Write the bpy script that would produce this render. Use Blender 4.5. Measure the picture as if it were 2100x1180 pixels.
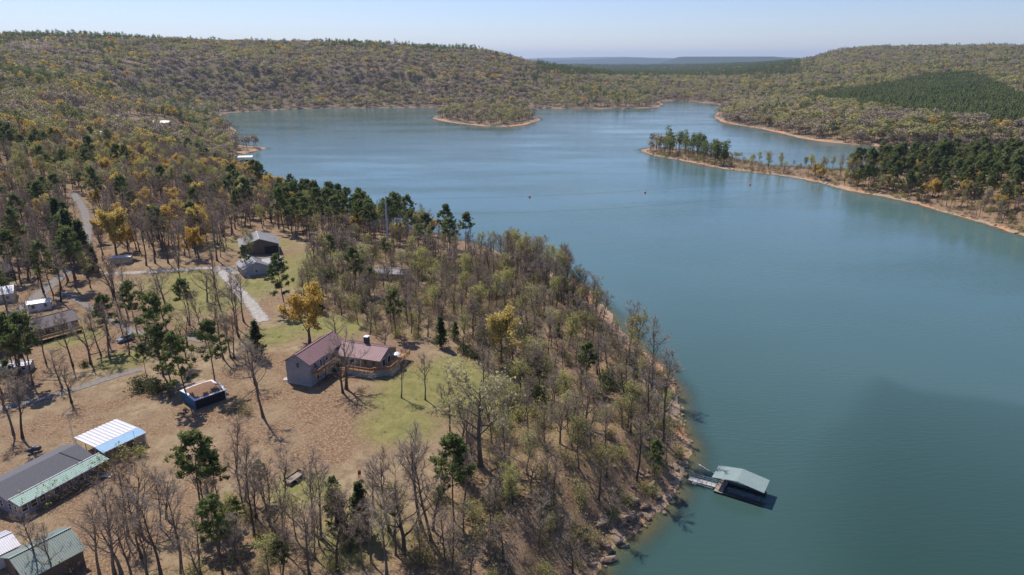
import bpy, math, random, time
import numpy as np
T0 = time.time()
R = math.radians
rng = np.random.default_rng(7)
random.seed(7)
for o in list(bpy.data.objects): bpy.data.objects.remove(o)
SC = bpy.context.scene
COL = SC.collection

# ---------------------------------------------------------------- camera, sky, sun, exposure
F, CZ, PITCH = 1400.0, 88.0, R(18.4)          # focal length in pixels of the 2100 px wide photograph, height above the lake
cam = bpy.data.cameras.new('camera'); cam.sensor_width = 36; cam.lens = 36*F/2100
cam.clip_start = 1; cam.clip_end = 60000
co = bpy.data.objects.new('camera', cam); COL.objects.link(co)
co.location = (0, 0, CZ); co.rotation_euler = (R(90)-PITCH, 0, 0)
SC.camera = co
SUN_EL, SUN_AZ = R(54), math.atan2(-0.635, 0.772)   # azimuth clockwise from +Y (view direction)
w = bpy.data.worlds.new('World'); SC.world = w; w.use_nodes = True
nt = w.node_tree
sky = nt.nodes.new('ShaderNodeTexSky'); sky.sky_type = 'NISHITA'; sky.sun_disc = False
sky.sun_elevation = SUN_EL; sky.sun_rotation = SUN_AZ
sky.altitude = 150; sky.air_density = 1.0; sky.dust_density = 0.25; sky.ozone_density = 2.5
tint = nt.nodes.new('ShaderNodeMix'); tint.data_type = 'RGBA'; tint.blend_type = 'MULTIPLY'; tint.inputs[0].default_value = 1; tint.inputs[7].default_value = (.82, .835, 1.05, 1)   # clear spring air: even blue cast
nt.links.new(sky.outputs[0], tint.inputs[6]); nt.links.new(tint.outputs[2], nt.nodes['Background'].inputs[0])
nt.nodes['Background'].inputs[1].default_value = 0.11
sl = bpy.data.lights.new('sun', 'SUN'); sl.energy = 4.5; sl.angle = R(0.5); sl.color = (1, 0.955, 0.88)
so = bpy.data.objects.new('sun', sl); COL.objects.link(so)
so.rotation_euler = (R(90)-SUN_EL, 0, -SUN_AZ+math.pi)
so.location = (-200, 300, 400)
SC.view_settings.view_transform = 'Standard'; SC.view_settings.look = 'None'
SC.view_settings.exposure = 0.2; SC.view_settings.gamma = 1
SC.cycles.max_bounces = 5; SC.cycles.diffuse_bounces = 2; SC.cycles.glossy_bounces = 2
SC.cycles.transmission_bounces = 3; SC.cycles.transparent_max_bounces = 6; SC.cycles.volume_bounces = 0
SC.cycles.caustics_reflective = False; SC.cycles.caustics_refractive = False

# ---------------------------------------------------------------- pixel -> place
def ray(px, py):
    u = (px-1050)/F; v = (590-py)/F
    return u, math.cos(PITCH)+v*math.sin(PITCH), -math.sin(PITCH)+v*math.cos(PITCH)
def onz(px, py, z=0.0):
    d = ray(px, py); t = (z-CZ)/d[2]; return d[0]*t, d[1]*t
def atD(px, py, D):
    d = ray(px, py); t = D/math.hypot(d[0], d[1]); return d[0]*t, d[1]*t, CZ+d[2]*t

# ---------------------------------------------------------------- lake outline (traced on the water plane)
SH = lambda pts: [onz(x, y) for x, y in pts]
near_shore = [(1215,1195),(1262,1120),(1300,1085),(1340,1048),(1372,1018),(1392,985),(1412,945),(1418,925),(1402,880),(1396,840),(1378,795),
  (1335,735),(1285,690),(1255,650),(1230,622),(1205,598),(1165,572),(1120,556),(1070,540),(1000,508),(930,490),(860,477),(790,466),(720,450),
  (660,430),(610,408),(565,384),(530,366),(508,352),(486,343),(470,333),(476,322),(500,316),(520,310),(548,304),(505,300),(475,296),(460,289),
  (470,280),(485,268),(466,258),(452,248),(446,238),(462,233),(500,229),(560,226),(640,223),(700,222),(800,221),(880,220),(1000,221),(1100,222),
  (1180,223),(1250,223),(1320,222),(1352,219),(1359,214),(1350,209),(1375,207),(1410,208),(1450,212),(1490,216),(1478,224),(1466,240),(1480,250),
  (1520,258),(1560,264),(1600,273),(1640,283),(1680,290),(1720,294),(1760,297),(1810,301),(1860,304),(1920,306),(2000,307),(2120,309),(2300,311)]
lake = [(14,-400),(10,-60),(9,40),(12,80)] + SH(near_shore) + [(2200,760),(2200,-400)]
penin = SH([(1316,308),(1322,313),(1345,320),(1385,327),(1440,338),(1490,347),(1560,355),(1620,363),(1690,376),(1740,391),(1800,401),(1870,416),
  (1940,436),(2010,456),(2110,486),(2250,530)]) + [(900,300),(1100,560)] + SH([(2200,352),(2050,350),(1900,349),(1800,350),(1720,350),(1650,345),(1590,342),
  (1530,333),(1490,322),(1440,312),(1380,304),(1340,302)])
isle = SH([(887,243),(905,248),(935,253),(990,259),(1045,260),(1078,256),(1108,246),(1098,240),(1060,234),(1000,231),(930,233),(895,238)])
POLYS = [np.array(p) for p in (lake, penin, isle)]
def sd_poly(P, Q):                       # distance to polygon outline, inside flag
    n = len(Q); best = np.full(len(P), 1e18); ins = np.zeros(len(P), bool)
    for i in range(n):
        a = Q[i]; b = Q[(i+1) % n]; ab = b-a
        t = np.clip(((P-a)@ab)/max(ab@ab, 1e-9), 0, 1)
        q = P-(a+t[:, None]*ab); best = np.minimum(best, (q*q).sum(1))
        if a[1] != b[1]:
            c = ((a[1] > P[:, 1]) != (b[1] > P[:, 1])) & (P[:, 0] < (b[0]-a[0])*(P[:, 1]-a[1])/(b[1]-a[1])+a[0])
            ins ^= c
    return np.sqrt(best), ins
_g = {}
def vnoise(x, y, s, seed=0):             # smooth value noise, -1..1
    if seed not in _g: _g[seed] = np.random.default_rng(1000+seed).random((256, 256))*2-1
    G = _g[seed]; X = x/s; Y = y/s; i = np.floor(X).astype(int); j = np.floor(Y).astype(int)
    fx = X-i; fy = Y-j; fx = fx*fx*(3-2*fx); fy = fy*fy*(3-2*fy)
    q = lambda a, b: G[a & 255, b & 255]
    return (q(i, j)*(1-fx)+q(i+1, j)*fx)*(1-fy)+(q(i, j+1)*(1-fx)+q(i+1, j+1)*fx)*fy
def fbm(x, y, s, o=4, seed=0):
    r = 0; a = 1; t = 0
    for k in range(o): r = r+a*vnoise(x, y, s/2**k, seed+k); t += a; a *= .55
    return r/t
def shore(x, y):                          # signed metres to the water line, + on land
    P = np.stack([x, y], 1); d0, i0 = sd_poly(P, POLYS[0]); d = np.where(i0, -d0, d0)
    for Q in POLYS[1:]:
        d1, i1 = sd_poly(P, Q); d = np.maximum(d, np.where(i1, d1, -d1))
    D = np.hypot(x, y)
    return d+fbm(x, y, 9, 3, 5)*np.clip(D/110, 0, 2.2)*1.1
# control points of the land: (px, horizontal distance, height) or skyline pixel
def zp(px, py, D): return atD(px, py, D)[2]
CP = [(px, D, 11) for px in (-300, 0, 300, 600) for D in (60, 110, 160, 220)]
CP += [(850,70,9.5),(850,110,10.5),(850,160,11),(1050,80,7),(1050,110,8.5),(1050,160,9),(1050,230,9),(900,200,11),(900,260,9),(1250,140,8),(1250,180,7)]
CP += [(-300,320,16),(0,320,14),(250,300,13),(450,300,12),(650,320,9),(-300,450,24),(0,450,20),(250,450,15),(450,450,10),
  (-300,700,46),(0,700,38),(150,760,32),(300,760,20),(420,760,10),(420,960,14),(300,960,26),(0,1000,62),(-300,1000,75),(180,1000,42),
  (0,1300,88),(200,1300,62),(380,1280,38),(-300,1400,110),(470,1210,12),(600,1330,22),(750,1330,22),(900,1330,20),(1050,1340,20),(1200,1340,16),(1320,1320,9),
  (500,1500,70),(700,1500,62),(850,1500,55),(1000,1500,45),(1120,1480,28),(1250,1460,18),(1350,1420,8)]
for px, py, D in [(-350,90,1950),(0,88,1950),(120,86,1950),(250,88,1950),(400,93,1950),(600,97,1950),(700,99,1950),(800,101,1950),(880,106,1950),(950,110,1950),(1010,117,1930),
  (1045,128,1880),(1075,143,1800),(1100,156,1750),(1140,172,1700),(1160,154,3200),(1300,158,3000),(1160,147,5200),(1300,142,6000),(1400,140,6000),(1500,137,5600),
  (1450,160,2600),(1550,180,1900),(1600,142,3600),(1620,128,4200),(1680,112,3600),(1730,106,3200),(1850,105,3200),(1950,102,3300),(2100,101,3300),(2400,100,3300),
  (1750,130,2500),(1950,130,2500),(2100,128,2500),(1950,158,1800),(1700,186,1700),(2100,165,1900),(2350,160,2000)]:
    CP.append((px, D, zp(px, py, D)))
CP += [(-350,3000,120),(200,3000,110),(700,3000,100),(1000,2900,60),(1500,1330,14),(1600,1150,12),(1750,1000,14),(1900,900,15),(2100,860,18),(2400,860,20),
  (1800,1350,30),(1950,1350,34),(2150,1350,38),(1620,1400,20),(1500,1700,24),
  (1360,690,5),(1420,640,7),(1480,600,5),(1600,540,3),(1750,500,6),(1850,480,9),(1950,430,10),(2060,400,12),(2200,420,14),(990,1010,6),(930,1020,4),(1060,1005,4),
  (-300,8000,90),(600,8000,80),(1100,8000,60),(1700,8000,80),(2400,8000,90)]
cpx = np.array([atD(c[0], 300, c[1])[:2] for c in CP]); cpz = np.array([c[2] for c in CP], float)
def lp(x, y): return np.stack([np.arctan2(x, y)*2.2, np.log(np.maximum(np.hypot(x, y), 5))], 1)
cl = lp(cpx[:, 0], cpx[:, 1])
A = np.sqrt(((cl[:, None]-cl[None])**2).sum(2)+.02**2); A = np.block([[A, np.ones((len(A), 1))], [np.ones((1, len(A))), np.zeros((1, 1))]])
rw = np.linalg.lstsq(A, np.append(cpz, 0), rcond=None)[0]
def base(x, y):
    q = lp(x, y); r = np.full(len(q), rw[-1])
    for k in range(len(cl)): r += rw[k]*np.sqrt(((q-cl[k])**2).sum(1)+.02**2)
    return r
def sstep(a, b, t): t = np.clip((t-a)/(b-a), 0, 1); return t*t*(3-2*t)
def height(x, y, full=False):
    x = np.atleast_1d(np.asarray(x, float)); y = np.atleast_1d(np.asarray(y, float))
    d = shore(x, y); D = np.hypot(x, y)
    b = base(x, y)+fbm(x, y, 60, 3, 20)*np.clip(D/400, .35, 3)*1.3*np.clip(D/900, .4, 3)
    far = sstep(7000, 9500, D)
    px = 1050+x/np.maximum(y, 1)*1475      # far blue ridges of the wider country
    ridge = np.exp(-((D-17000)/1800)**2)*(85+45*vnoise(px, D*0+3, 160, 61)+14*vnoise(px, D*0, 45, 62))
    mesa = np.exp(-((D-11500)/900)**2)*(108*sstep(1340, 1400, px)*(1-sstep(1585, 1660, px))+150*sstep(1100, 1030, px))
    rim = np.exp(-((D-26500)/2500)**2)*(135+50*vnoise(px, D*0+9, 210, 63)+12*vnoise(px, D*0+5, 40, 64))
    b = b*(1-far)+far*(35+ridge+mesa+rim)
    w = np.clip(D*.11, 17, 70)+np.where((px < 860) | (D > 1190), sstep(950, 1200, D)*170, 0)
    steep = sstep(0, 1, d/w)
    z = np.where(d > 0, .25+np.maximum(b, 1.2)*steep+np.minimum(d, 4)*.12, np.maximum(.16*d, -6)-.02)
    z = np.where((d > 0), z+fbm(x, y, 5, 3, 40)*.35*np.clip(d/6, 0, 1)*np.clip(1-d/(w*1.6), .12, 1), z)
    return (z, d) if full else z
def ground(px, py, z=11.0):               # where the ray through a pixel meets the land
    for k in range(14):
        x, y = onz(px, py, z); z = .5*z+.5*float(height(x, y)[0])
    return x, y, float(height(x, y)[0])

# ---------------------------------------------------------------- materials
def hexc(r, g, b): return (r, g, b, 1)
class NT:
    def __init__(s, name, bump=None):
        s.m = bpy.data.materials.new(name); s.m.use_nodes = True; s.t = s.m.node_tree; s.p = s.t.nodes['Principled BSDF']; s.out = s.t.nodes['Material Output']
    def n(s, typ, **kw):
        nd = s.t.nodes.new('ShaderNode'+typ)
        for k, v in kw.items(): setattr(nd, k, v)
        return nd
    def l(s, a, b): s.t.links.new(a, b)
    def noise(s, scale, detail=4, rough=.6, vec=None, stretch=None):
        nd = s.n('TexNoise'); nd.inputs['Scale'].default_value = scale; nd.inputs['Detail'].default_value = detail; nd.inputs['Roughness'].default_value = rough
        if vec is None:
            g = s.n('NewGeometry'); vec = g.outputs['Position']
        if stretch:
            mp = s.n('Mapping'); mp.inputs['Scale'].default_value = stretch; s.l(vec, mp.inputs[0]); vec = mp.outputs[0]
        s.l(vec, nd.inputs['Vector']); return nd.outputs['Fac']
    def ramp(s, fac, stops):
        r = s.n('ValToRGB'); e = r.color_ramp.elements
        while len(e) < len(stops): e.new(.5)
        for q, (p, c) in zip(e, stops): q.position = p; q.color = c if len(c) == 4 else (*c, 1)
        s.l(fac, r.inputs[0]); return r.outputs[0]
    def mix(s, fac, a, b, mode='MIX'):
        m = s.n('Mix', data_type='RGBA', blend_type=mode)
        for sock, v in ((m.inputs[0], fac), (m.inputs[6], a), (m.inputs[7], b)):
            if hasattr(v, 'links'): s.l(v, sock)
            elif isinstance(v, (int, float)): sock.default_value = v
            else: sock.default_value = v if len(v) == 4 else (*v, 1)
        return m.outputs[2]
    def math(s, op, a, b=0.0, clamp=False):
        m = s.n('Math', operation=op); m.use_clamp = clamp
        for sock, v in ((m.inputs[0], a), (m.inputs[1], b)):
            if hasattr(v, 'links'): s.l(v, sock)
            else: sock.default_value = v
        return m.outputs[0]
    def attr(s, name, typ='GEOMETRY'):
        a = s.n('Attribute', attribute_name=name, attribute_type=typ); return a.outputs['Fac']
    def rnd(s): return s.n('ObjectInfo').outputs['Random']
    def bump(s, h, strength=.4, dist=.1):
        b = s.n('Bump'); b.inputs['Strength'].default_value = strength; b.inputs['Distance'].default_value = dist; s.l(h, b.inputs['Height']); s.l(b.outputs[0], s.p.inputs['Normal'])
    def set(s, col=None, rough=.8, spec=.3, metal=0):
        if col is not None:
            if hasattr(col, 'links'): s.l(col, s.p.inputs['Base Color'])
            else: s.p.inputs['Base Color'].default_value = (*col, 1)
        s.p.inputs['Roughness'].default_value = rough; s.p.inputs['Specular IOR Level'].default_value = spec; s.p.inputs['Metallic'].default_value = metal
        return s.m
def plain(name, col, rough=.7, var=.18, scale=1.2, spec=.3, metal=0, streak=None):
    m = NT(name); f = m.noise(scale, 5, .65, stretch=streak)
    c = m.ramp(f, [(.25, tuple(v*(1-var) for v in col)), (.75, tuple(min(1, v*(1+var)) for v in col))])
    return m.set(c, rough, spec, metal)
M = {}
# ground
g = NT('ground_earth')
n1 = g.noise(.045, 5, .6); n2 = g.noise(.35, 6, .7); n3 = g.noise(2.6, 5, .75); n4 = g.noise(.012, 4, .6)
dry = g.ramp(n2, [(.3, (.19, .128, .078)), (.5, (.295, .212, .128)), (.68, (.41, .32, .20))])
litter = g.ramp(n3, [(.34, (.105, .068, .042)), (.5, (.235, .145, .085)), (.62, (.40, .275, .17))])
grass = g.ramp(n2, [(.3, (.15, .155, .045)), (.6, (.26, .235, .085)), (.8, (.34, .27, .12))])
pat = g.ramp(g.math('ADD', g.math('MULTIPLY', n1, .7), g.math('MULTIPLY', n2, .3)), [(.46, (0, 0, 0)), (.54, (1, 1, 1))])
c = g.mix(pat, dry, litter)
c = g.mix(g.math('MULTIPLY', g.ramp(g.math('ADD', g.math('MULTIPLY', n2, .5), g.attr('lawn')), [(.55, (0, 0, 0)), (1.0, (1, 1, 1))]), .9), c, grass)
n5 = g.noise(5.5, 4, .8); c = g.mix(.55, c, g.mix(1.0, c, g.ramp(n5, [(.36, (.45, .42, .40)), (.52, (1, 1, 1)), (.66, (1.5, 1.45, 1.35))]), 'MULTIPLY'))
c = g.mix(g.math('MULTIPLY', g.attr('wood'), .8), c, litter)
fl = g.ramp(n4, [(.3, (.15, .11, .07)), (.7, (.23, .17, .11))])
c = g.mix(g.attr('far'), c, fl); c = g.mix(g.attr('distant'), c, (.05, .062, .035))
bank = g.ramp(n2, [(.3, (.26, .13, .075)), (.5, (.44, .25, .15)), (.7, (.50, .36, .25))])
rock = g.ramp(n3, [(.3, (.17, .115, .08)), (.55, (.42, .30, .20)), (.75, (.52, .42, .32))])
clay = g.mix(pat, rock, g.mix(.35, bank, (.55, .22, .08)))
bk = g.math('ADD', g.attr('bank'), g.math('MULTIPLY', g.math('SUBTRACT', n3, .5), .7))
c = g.mix(g.ramp(bk, [(.35, (0, 0, 0)), (.6, (1, 1, 1))]), c, clay)
g.bump(n3, .5, .25)
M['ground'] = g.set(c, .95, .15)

# ---------------------------------------------------------------- ground sheet (rings round the view point)
NR, NA = 760, 430
az = np.linspace(R(-62), R(62), NA)
rr = 28*np.exp(np.linspace(0, math.log(30000/28), NR))
AZ, RR = np.meshgrid(az, rr)
gx = (RR*np.sin(AZ)).ravel(); gy = (RR*np.cos(AZ)).ravel()
gz, gd = height(gx, gy, True)
gz = gz-np.where(RR.ravel() > 4000, 0, 0)
def mesh_from(name, verts, faces, mats=None, smooth=False):
    me = bpy.data.meshes.new(name)
    verts = np.asarray(verts, np.float32); faces = np.asarray(faces, np.int32)
    k = faces.shape[1]
    me.vertices.add(len(verts)); me.vertices.foreach_set('co', verts.ravel())
    me.loops.add(faces.size); me.loops.foreach_set('vertex_index', faces.ravel())
    me.polygons.add(len(faces)); me.polygons.foreach_set('loop_start', np.arange(0, faces.size, k, dtype=np.int32))
    me.polygons.foreach_set('loop_total', np.full(len(faces), k, np.int32))
    if smooth: me.polygons.foreach_set('use_smooth', np.ones(len(faces), bool))
    me.update(calc_edges=True)
    if mats: 
        for m in mats: me.materials.append(m)
    return me
def addattr(me, name, vals, typ='FLOAT', dom='POINT'):
    a = me.attributes.new(name, typ, dom)
    key = 'vector' if typ == 'FLOAT_VECTOR' else 'value'
    a.data.foreach_set(key, np.asarray(vals, np.float32 if typ != 'INT' else np.int32).ravel())
def tag(o, label=None, cat=None, group=None, kind=None):
    if label: o['label'] = label
    if cat: o['category'] = cat
    if group: o['group'] = group
    if kind: o['kind'] = kind
    return o
def link(name, me, parent=None):
    o = bpy.data.objects.new(name, me); COL.objects.link(o); o.parent = parent; return o
ii = np.arange(NR*NA).reshape(NR, NA)
qf = np.stack([ii[:-1, :-1], ii[:-1, 1:], ii[1:, 1:], ii[1:, :-1]], -1).reshape(-1, 4)
# drop quads that lie deep under the lake
zmin = gz[qf].max(1); qf = qf[(zmin > -3.0)]
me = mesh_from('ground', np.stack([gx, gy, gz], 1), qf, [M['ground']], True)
gD = np.hypot(gx, gy)
# lawns are green in patches round the houses
lawn = np.clip(fbm(gx, gy, 28, 3, 91)*1.3, 0, .55)*sstep(320, 200, gD)
for px, py, rad in [(880,790,13),(950,800,15),(830,820,9),(930,760,9),(430,610,17),(380,575,15),(500,590,12),(620,570,14),(600,540,14),(560,500,10),(660,520,12),(210,455,14),
                    (690,670,10),(640,665,10),(150,690,8),(250,740,7),(620,1005,6),(740,1090,8),(820,870,9),(500,440,14),(450,500,12),(230,420,16),(560,690,8)]:
    x, y, z = ground(px, py); lawn = np.maximum(lawn, np.exp(-((gx-x)**2+(gy-y)**2)/(rad*1.2)**2))
wood = np.clip(sstep(230, 420, gD)+sstep(45, 15, gd)*sstep(-75, -20, gx), 0, 1)
addattr(me, 'lawn', lawn*.98); addattr(me, 'wood', wood); addattr(me, 'far', sstep(500, 1200, gD)); addattr(me, 'distant', sstep(5000, 7500, gD))
px_g = 1050+gx/np.maximum(gy, 1)*1475
bw = np.clip(gD*.014, 3.6, 11)*np.where((gD > 900) & (px_g < 860), .3, np.where((gD > 1150), .4, .85))*np.clip(.75+1.1*fbm(gx, gy, 45, 2, 77), .15, 1.6)
bw = np.where((gD < 300) & (gD > 165), bw*3.0, bw); bw = np.where((gD > 950) & (gD < 1250) & (px_g > 870) & (px_g < 1120) & (gy > 1115), bw*.3, bw)
addattr(me, 'bank', sstep(1.0, .35, gd/bw)*1.0)
tag(link('ground', me), 'wooded land with lawns, leaf litter and bare clay shore', 'ground', kind='structure')

# ---------------------------------------------------------------- water
wm = NT('lake_water')
n = wm.noise(.62, 3, .5, stretch=(.42, 1.6, 1)); nb = wm.noise(.012, 3, .55, stretch=(.5, 1.6, 1)); nf = wm.noise(1.7, 2, .5, stretch=(.5, 1.5, 1))
hgt = wm.math('ADD', wm.math('MULTIPLY', n, .75), wm.math('MULTIPLY', nf, .25))
b = wm.n('Bump'); b.inputs['Distance'].default_value = .5
wm.l(wm.ramp(nb, [(.36, (.10, .10, .10)), (.62, (.42, .42, .42))]), b.inputs['Strength']); wm.l(hgt, b.inputs['Height']); wm.l(b.outputs[0], wm.p.inputs['Normal'])
wcol = wm.mix(wm.attr('water_tone'), (.020, .050, .038), wm.ramp(wm.noise(.006, 3, .5), [(.35, (.074, .140, .134)), (.65, (.100, .172, .166))]))
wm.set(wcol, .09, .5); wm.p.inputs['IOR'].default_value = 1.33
tr = wm.n('BsdfTransparent'); tr.inputs[0].default_value = (.62, .72, .62, 1); ms = wm.n('MixShader')
wm.l(wm.attr('shallow'), ms.inputs[0]); wm.l(wm.p.outputs[0], ms.inputs[1]); wm.l(tr.outputs[0], ms.inputs[2]); wm.l(ms.outputs[0], wm.out.inputs[0])
M['water'] = wm.m
wr = 28*np.exp(np.linspace(0, math.log(6500/28), 420)); wa = np.linspace(R(-62), R(62), 260)
WA, WR = np.meshgrid(wa, wr); wx = (WR*np.sin(WA)).ravel(); wy = (WR*np.cos(WA)).ravel()
wd = shore(wx, wy)
jj = np.arange(420*260).reshape(420, 260)
wf = np.stack([jj[:-1, :-1], jj[:-1, 1:], jj[1:, 1:], jj[1:, :-1]], -1).reshape(-1, 4)
wf = wf[wd[wf].min(1) < 3]
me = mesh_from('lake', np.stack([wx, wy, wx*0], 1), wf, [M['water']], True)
addattr(me, 'shallow', .85*sstep(-7.5, .5, wd))
cb = np.array([onz(*p) for p in [(1780,762),(1830,768),(1880,790),(1950,808),(2030,818),(2140,835),(2400,900)]])    # edge of the patch coloured darker and greener in the near bay
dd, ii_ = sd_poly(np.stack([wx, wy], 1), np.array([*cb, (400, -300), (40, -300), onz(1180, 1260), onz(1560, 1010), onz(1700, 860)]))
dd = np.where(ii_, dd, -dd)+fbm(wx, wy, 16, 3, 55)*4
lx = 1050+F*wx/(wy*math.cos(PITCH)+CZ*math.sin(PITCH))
addattr(me, 'water_tone', 1-.22*sstep(-2, 6, dd)*sstep(1560, 1860, lx)-.68*sstep(330, 95, np.hypot(wx, wy)))  # near water darkened in colour, for shallows and lens vignette; patch darker still
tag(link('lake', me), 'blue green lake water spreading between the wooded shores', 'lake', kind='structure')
print('terrain', time.time()-T0)
# ---------------------------------------------------------------- plant materials
def leafmat(name, stops, trans=.35, var=.35, rough=.7):
    m = NT(name); c = m.ramp(m.rnd(), stops)
    oc = m.n('TexCoord').outputs['Object']
    f = m.noise(.9, 2, .6, vec=oc)
    c = m.mix(1.0, c, m.ramp(f, [(.3, (1-var,)*3), (.7, (1+var*.0,)*3)]), 'MULTIPLY')
    m.set(c, rough, .15)
    t = m.n('BsdfTranslucent'); ms = m.n('MixShader'); ms.inputs[0].default_value = trans
    m.l(c, t.inputs[0]); m.l(m.p.outputs[0], ms.inputs[1]); m.l(t.outputs[0], ms.inputs[2]); m.l(ms.outputs[0], m.out.inputs[0])
    return m.m
def barkmat(name, a, b):
    m = NT(name); c = m.ramp(m.rnd(), [(0, a), (1, b)])
    f = m.noise(2.0, 4, .7, stretch=(3, 3, .6)); c = m.mix(1.0, c, m.ramp(f, [(.3, (.6,)*3), (.7, (1.25,)*3)]), 'MULTIPLY')
    return m.set(c, .95, .1)
M['farbark'] = barkmat('far_bark', (.22, .18, .15), (.34, .28, .23)); M['bark'] = barkmat('bark_grey_brown', (.085, .066, .052), (.19, .155, .125))
M['twig'] = barkmat('twig_grey_brown', (.34, .25, .185), (.48, .38, .29))
M['pinebark'] = barkmat('bark_pine', (.11, .075, .055), (.17, .12, .09))
M['bud'] = leafmat('spring_buds', [(0, (.30, .29, .10)), (.35, (.42, .40, .13)), (.7, (.54, .54, .15)), (1, (.54, .49, .26))], .5, .2)
M['orange'] = leafmat('amber_catkins', [(0, (.64, .40, .09)), (.5, (.70, .48, .11)), (1, (.68, .54, .17))], .45, .12)
M['pine'] = leafmat('pine_needles', [(0, (.14, .18, .058)), (.5, (.18, .22, .07)), (1, (.22, .25, .09))], .45, .2)
M['cedar'] = leafmat('cedar_scales', [(0, (.075, .105, .035)), (1, (.15, .18, .05))], .3)
M['haze_twig'] = leafmat('far_bare_twigs', [(0, (.33, .265, .22)), (.4, (.39, .31, .245)), (.75, (.44, .355, .25)), (1, (.49, .39, .245))], .3, .3)
M['plantpine'] = leafmat('plantation_needles', [(0, (.15, .19, .07)), (1, (.20, .235, .085))], .45, .2)
M['far_bud'] = leafmat('far_spring_leaves', [(0, (.42, .36, .17)), (.5, (.46, .42, .17)), (1, (.50, .49, .18))], .42)
M['brush'] = leafmat('dry_brush', [(0, (.28, .21, .16)), (.6, (.38, .29, .21)), (1, (.36, .31, .17))], .3)
# ---------------------------------------------------------------- plant shapes
def unit(v): return v/max(np.linalg.norm(v), 1e-9)
class TB:
    def __init__(s, r): s.v = []; s.f = []; s.m = []; s.r = r; s.n = 0; s.nv = []; s.lit = False
    def add(s, v, f, m, N=None):
        s.nv.append(np.zeros((len(v), 3)) if N is None else N); s.lit |= N is not None
        s.v.append(np.asarray(v, float)); s.f.append(np.asarray(f, int)+s.n); s.m += [m]*len(f); s.n += len(v)
    def tube(s, pts, rad, sides=4, m=0):
        pts = [np.asarray(p, float) for p in pts]; V = []; Fc = []
        for i, p in enumerate(pts):
            d = unit(pts[min(i+1, len(pts)-1)]-pts[max(i-1, 0)]); a = unit(np.cross(d, (.3, .9, .31))); b = np.cross(d, a)
            for k in range(sides):
                t = 2*math.pi*k/sides; V.append(p+rad[i]*(math.cos(t)*a+math.sin(t)*b))
        for i in range(len(pts)-1):
            for k in range(sides):
                a0 = i*sides+k; a1 = i*sides+(k+1) % sides; Fc += [(a0, a1, a1+sides), (a0, a1+sides, a0+sides)]
        s.add(V, Fc, m)
    def sliver(s, p, d, L, w, m=0):
        d = unit(d); a = unit(np.cross(d, s.r.normal(size=3)))*w*.5; s.add([p-a, p+a, p+d*L], [(0, 1, 2)], m)
    def leaves(s, C, size, m=1, cen=None, rough=.45):     # cen: centre of the clump each leaf belongs to; leaves face outwards from it
        n = len(C)
        if not n: return
        C = np.asarray(C); sz = size*s.r.uniform(.6, 1.3, (n, 1)); a = s.r.normal(size=(n, 3)); a /= np.linalg.norm(a, axis=1)[:, None]
        b = np.cross(a, s.r.normal(size=(n, 3))); b /= np.linalg.norm(b, axis=1)[:, None]
        V = np.stack([C-a*sz*.5-b*sz*.4, C+a*sz*.6-b*sz*.25, C+b*sz*.65], 1); N = None
        if cen is not None:
            N = C-cen; N = N/(np.linalg.norm(N, axis=1)[:, None]+1e-6)+s.r.normal(size=(n, 3))*rough; N /= np.linalg.norm(N, axis=1)[:, None]
            gn = np.cross(V[:, 1]-V[:, 0], V[:, 2]-V[:, 0]); fl = (gn*N).sum(1) < 0; V[fl] = V[fl][:, ::-1]; N = np.repeat(N, 3, 0)
        s.add(V.reshape(-1, 3), np.arange(3*n).reshape(n, 3), m, N)
    def mesh(s, name, mats):
        me = mesh_from(name, np.concatenate(s.v), np.concatenate(s.f), mats); me.polygons.foreach_set('material_index', np.array(s.m, np.int32))
        if s.lit: NORM[me.name] = np.concatenate(s.nv); me.normals_split_custom_set_from_vertices(NORM[me.name].tolist())
        return me
NORM = {}
def curve(r, p, d, L, n, wob, lift):
    pts = [np.array(p, float)]; d = unit(np.array(d, float))
    for i in range(n):
        d = unit(d+r.normal(size=3)*wob+np.array([0, 0, lift])); pts.append(pts[-1]+d*L/n)
    return pts
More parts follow.
